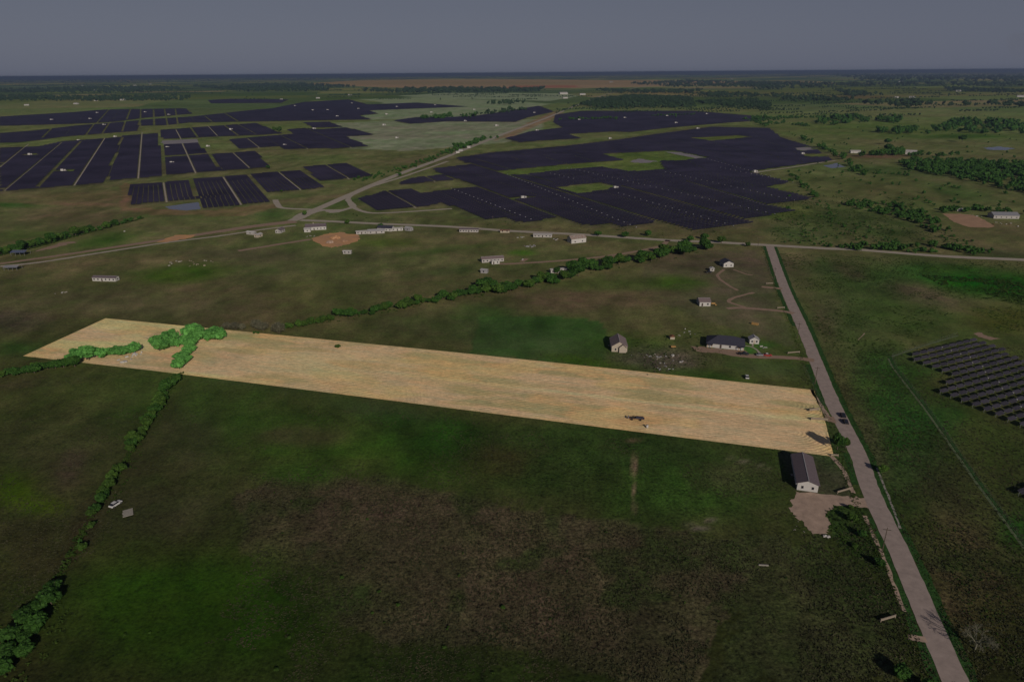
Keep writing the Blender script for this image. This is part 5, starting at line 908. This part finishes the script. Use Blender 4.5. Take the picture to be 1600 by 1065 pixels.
# brush and weeds
def scatter(poly, n, r0, r1, thr=None, sc_=(18, 18), seed=0):
    G = gn(poly); x0, y0 = G.min(0); x1, y1 = G.max(0); X = rng.uniform(x0, x1, n*3); Y = rng.uniform(y0, y1, n*3); k = inpoly(X, Y, G)
    if thr is not None: k &= fbm(X/sc_[0], Y/sc_[1], 4, seed) > thr
    X, Y = X[k][:n], Y[k][:n]; return np.stack([X, Y, rng.uniform(r0, r1, len(X))], -1)
br = [scatter([(985, 530), (1100, 518), (1112, 572), (1020, 584)], 170, .3, .95, seed=21), scatter([(1216, 396), (1600, 410), (1640, 470), (1600, 520), (1495, 520), (1392, 553), (1320, 590), (1290, 540)], 4200, .25, .85, .46, seed=4), scatter([(1310, 600), (1390, 565), (1470, 670), (1560, 800), (1640, 900), (1640, 1100), (1560, 1100), (1480, 900), (1400, 750)], 2600, .2, .6, .46, seed=5),
      scatter([(1440, 430), (1620, 440), (1620, 480), (1500, 460)], 800, .5, 1.5, .40, seed=6), scatter([(1210, 300), (1420, 310), (1500, 380), (1200, 378)], 1800, .4, 1.3, .45, seed=7), scatter([(1290, 792), (1345, 795), (1400, 880), (1395, 900), (1340, 870), (1300, 835)], 220, .25, .8, seed=8),
      scatter([(480, 333), (600, 335), (900, 352), (1180, 358), (1180, 376), (900, 362), (600, 346)], 200, .5, 1.5, .52, seed=9), scatter([(95, 900), (205, 700), (290, 585), (300, 590), (225, 710), (120, 900)], 260, .3, .9, .5, seed=10), scatter([(-40, 1000), (90, 930), (120, 960), (20, 1100)], 160, .3, .9, seed=11), scatter([(440, 512), (1110, 395), (1110, 390), (800, 440), (440, 505)], 380, .5, 1.4, seed=12),
      scatter([(360, 1060), (400, 760), (1200, 830), (1400, 1060)], 30, .5, 1.0, seed=13), scatter([(440, 513), (520, 504), (800, 456), (800, 450), (600, 482), (440, 508)], 200, .5, 1.4, seed=14)]
for pts_, w_ in (([(285, 582), (250, 635), (206, 706), (188, 736), (140, 812), (90, 905), (60, 950)], 1.3), ([(282, 586), (246, 640), (200, 712), (150, 795), (95, 895)], 1.1), ([(-20, 404), (60, 386), (120, 369), (180, 353), (225, 341)], 2.0), (beside(-6.6), .55), (beside(5.6, 4), .5), (beside(-7.6, 6), .6)):
    G = gn(pts_); S = np.concatenate([[0], np.cumsum(np.hypot(*np.diff(G, axis=0).T))]); n = int(S[-1]*2.2); s = rng.uniform(0, S[-1], n); br.append(np.stack([np.interp(s, S, G[:, 0])+rng.normal(size=n)*.7, np.interp(s, S, G[:, 1])+rng.normal(size=n)*.7, rng.uniform(.2, w_*.9, n)], -1))
def off_road(B):
    G = gn(ROAD); k = np.ones(len(B), bool)
    for a, b in zip(G[:-1], G[1:]): d = b-a; L = np.hypot(*d); d = d/L; s_ = (B[:, 0]-a[0])*d[0]+(B[:, 1]-a[1])*d[1]; r_ = np.abs((B[:, 0]-a[0])*d[1]-(B[:, 1]-a[1])*d[0]); k &= ~((s_ > -2) & (s_ < L+2) & (r_ < 3.9+B[:, 2]))
    return B[k]
P3 = [crown_np(340+i, 3, 26, .6, .55, .22, ICO1) for i in range(4)]
merged('roadside_brush', off_road(np.concatenate(br)), P3, MT['brush'], 'low green brush and weeds beside roads, hedges and array', 'brush', .75, .3)
# grass tufts of the near pastures
def tufts():
    N = 90000; y = 118*np.exp(rng.uniform(0, math.log(3.0), N)); x = y*rng.uniform(-1.0, 1.0, N); px, py = proj(x, y); k = ~inpoly(px, py, PLOT)
    G = gn(ROAD)
    for a, b in zip(G[:-1], G[1:]):
        d = b-a; L = np.hypot(*d); d = d/L; s = (x-a[0])*d[0]+(y-a[1])*d[1]; r = np.abs((x-a[0])*d[1]-(y-a[1])*d[0]); k &= ~((s > -2) & (s < L+2) & (r < 4.0))
    k &= ~inpoly(px, py, [(1228, 700), (1275, 700), (1370, 770), (1365, 800), (1300, 840), (1230, 830)]); dens = fbm(x/25, y/25, 4, 77); scrub = inpoly(px, py, POLYS[0][0]) | (px > 1250)
    k &= (dens > np.where(scrub, .36, .56)) & (py < 1120); x, y = x[k], y[k]; n = len(x); h = rng.uniform(.1, .32, n)*np.where(scrub[k], 1.25, .8); w = rng.uniform(.15, .4, n); Vs = []
    for j in range(3):
        a = rng.uniform(0, 6.28, n); ux, uy = np.cos(a)*w, np.sin(a)*w; ox, oy = rng.normal(size=n)*.12, rng.normal(size=n)*.12; lx, ly = rng.normal(size=n)*.12, rng.normal(size=n)*.12
        Vs.append(np.stack([np.stack([x-ux+ox, y-uy+oy, 0*x], -1), np.stack([x+ux+ox, y+uy+oy, 0*x], -1), np.stack([x+lx+ox, y+ly+oy, h], -1)], 1))
    V = np.concatenate(Vs).reshape(-1, 3); tag(link('grass', meshnp('grass', V, np.arange(len(V)).reshape(-1, 3), MT['tuft'])), 'rough tufted grass over the near pastures', 'grass', kind='stuff')
tufts()
# the bare tree by the road
def bare_tree(px, py, h, lab, twigs=True):
    q = g(px, py); t = empty('bare_tree', q, 0); tag(t, lab, 'tree'); r = random.Random(5); tr = MB(); tr.tube((0, 0, 0), (.1, 0, h*.25), h*.03, h*.024, 8); tr.build('trunk', MT['palebark'], t)
    def grow(mb, p, d, L, rad, dep):
        e = p+d*L; mb.tube(p, e, rad, rad*.65, 5)
        if dep == 0: return
        for i in range(3 if dep > 1 else 4):
            nd = (d+Vector((r.gauss(0, .5), r.gauss(0, .5), r.gauss(.05, .35)))).normalized(); grow(mb, p+d*L*r.uniform(.6, 1), nd, L*r.uniform(.6, .8), rad*.6, dep-1)
    for i in range(6):
        a = i*1.05+.3; mb = MB(); grow(mb, Vector((.1, 0, h*(.2+.01*i))), Vector((math.cos(a)*.75, math.sin(a)*.75, .8)).normalized(), h*.27, h*.016, 4); mb.build('limb', MT['palebark'], t)
    return t
bare_tree(1523, 1014, 8.5, 'large bare pale tree with spreading twigs right of the road')
# smoke far off on the right, above the haze
sm_m = bpy.data.materials.new('smoke'); sm_m.use_nodes = True; n = sm_m.node_tree.nodes; n.remove(n['Principled BSDF']); pv = n.new('ShaderNodeVolumePrincipled'); pv.inputs['Density'].default_value = 2.2e-4; pv.inputs['Color'].default_value = (.35, .38, .45, 1); sm_m.node_tree.links.new(pv.outputs[0], n['Material Output'].inputs['Volume'])
def smoke():
    Y0 = 14000.; X0 = Y0*(1526-800)/F/math.cos(PITCH)*.94; Vs, Fs = [], []; V0, F0 = ICO2; prof = [(0, 60), (.15, 90), (.3, 130), (.5, 210), (.7, 300), (.85, 380), (1, 300)]; m = 18; V = []
    for k, (h_, r_) in enumerate(prof):
        for j in range(m): a = 2*math.pi*j/m; rr = r_*(1+.25*rng.normal()*.6); V.append((X0+rr*math.cos(a)+h_*h_*160, Y0+rr*math.sin(a), 158+h_*620))
    Q = [(k*m+j, k*m+(j+1) % m, (k+1)*m+(j+1) % m, (k+1)*m+j) for k in range(len(prof)-1) for j in range(m)]
    me = bpy.data.meshes.new('smoke'); me.from_pydata(V, [], Q+[tuple(range(m))[::-1], tuple((len(prof)-1)*m+j for j in range(m))]); me.materials.append(sm_m); tag(link('smoke', me), 'faint dark smoke column rising over the right horizon', 'smoke', kind='stuff')
smoke()
# ---------------------------------------------------------------- haze over the plain
hz = MB(); hz.box(-78000, 78000, -5000, 78000, -1, H+6)
hm = bpy.data.materials.new('haze'); hm.use_nodes = True; n = hm.node_tree.nodes; n.remove(n['Principled BSDF']); pv = n.new('ShaderNodeVolumePrincipled'); pv.inputs['Density'].default_value = HAZE; pv.inputs['Color'].default_value = (.34, .44, .66, 1); pv.inputs['Anisotropy'].default_value = .4
hm.node_tree.links.new(pv.outputs[0], n['Material Output'].inputs['Volume'])
tag(hz.build('haze', hm), 'thin blue grey haze lying over the whole plain', 'haze', kind='stuff')
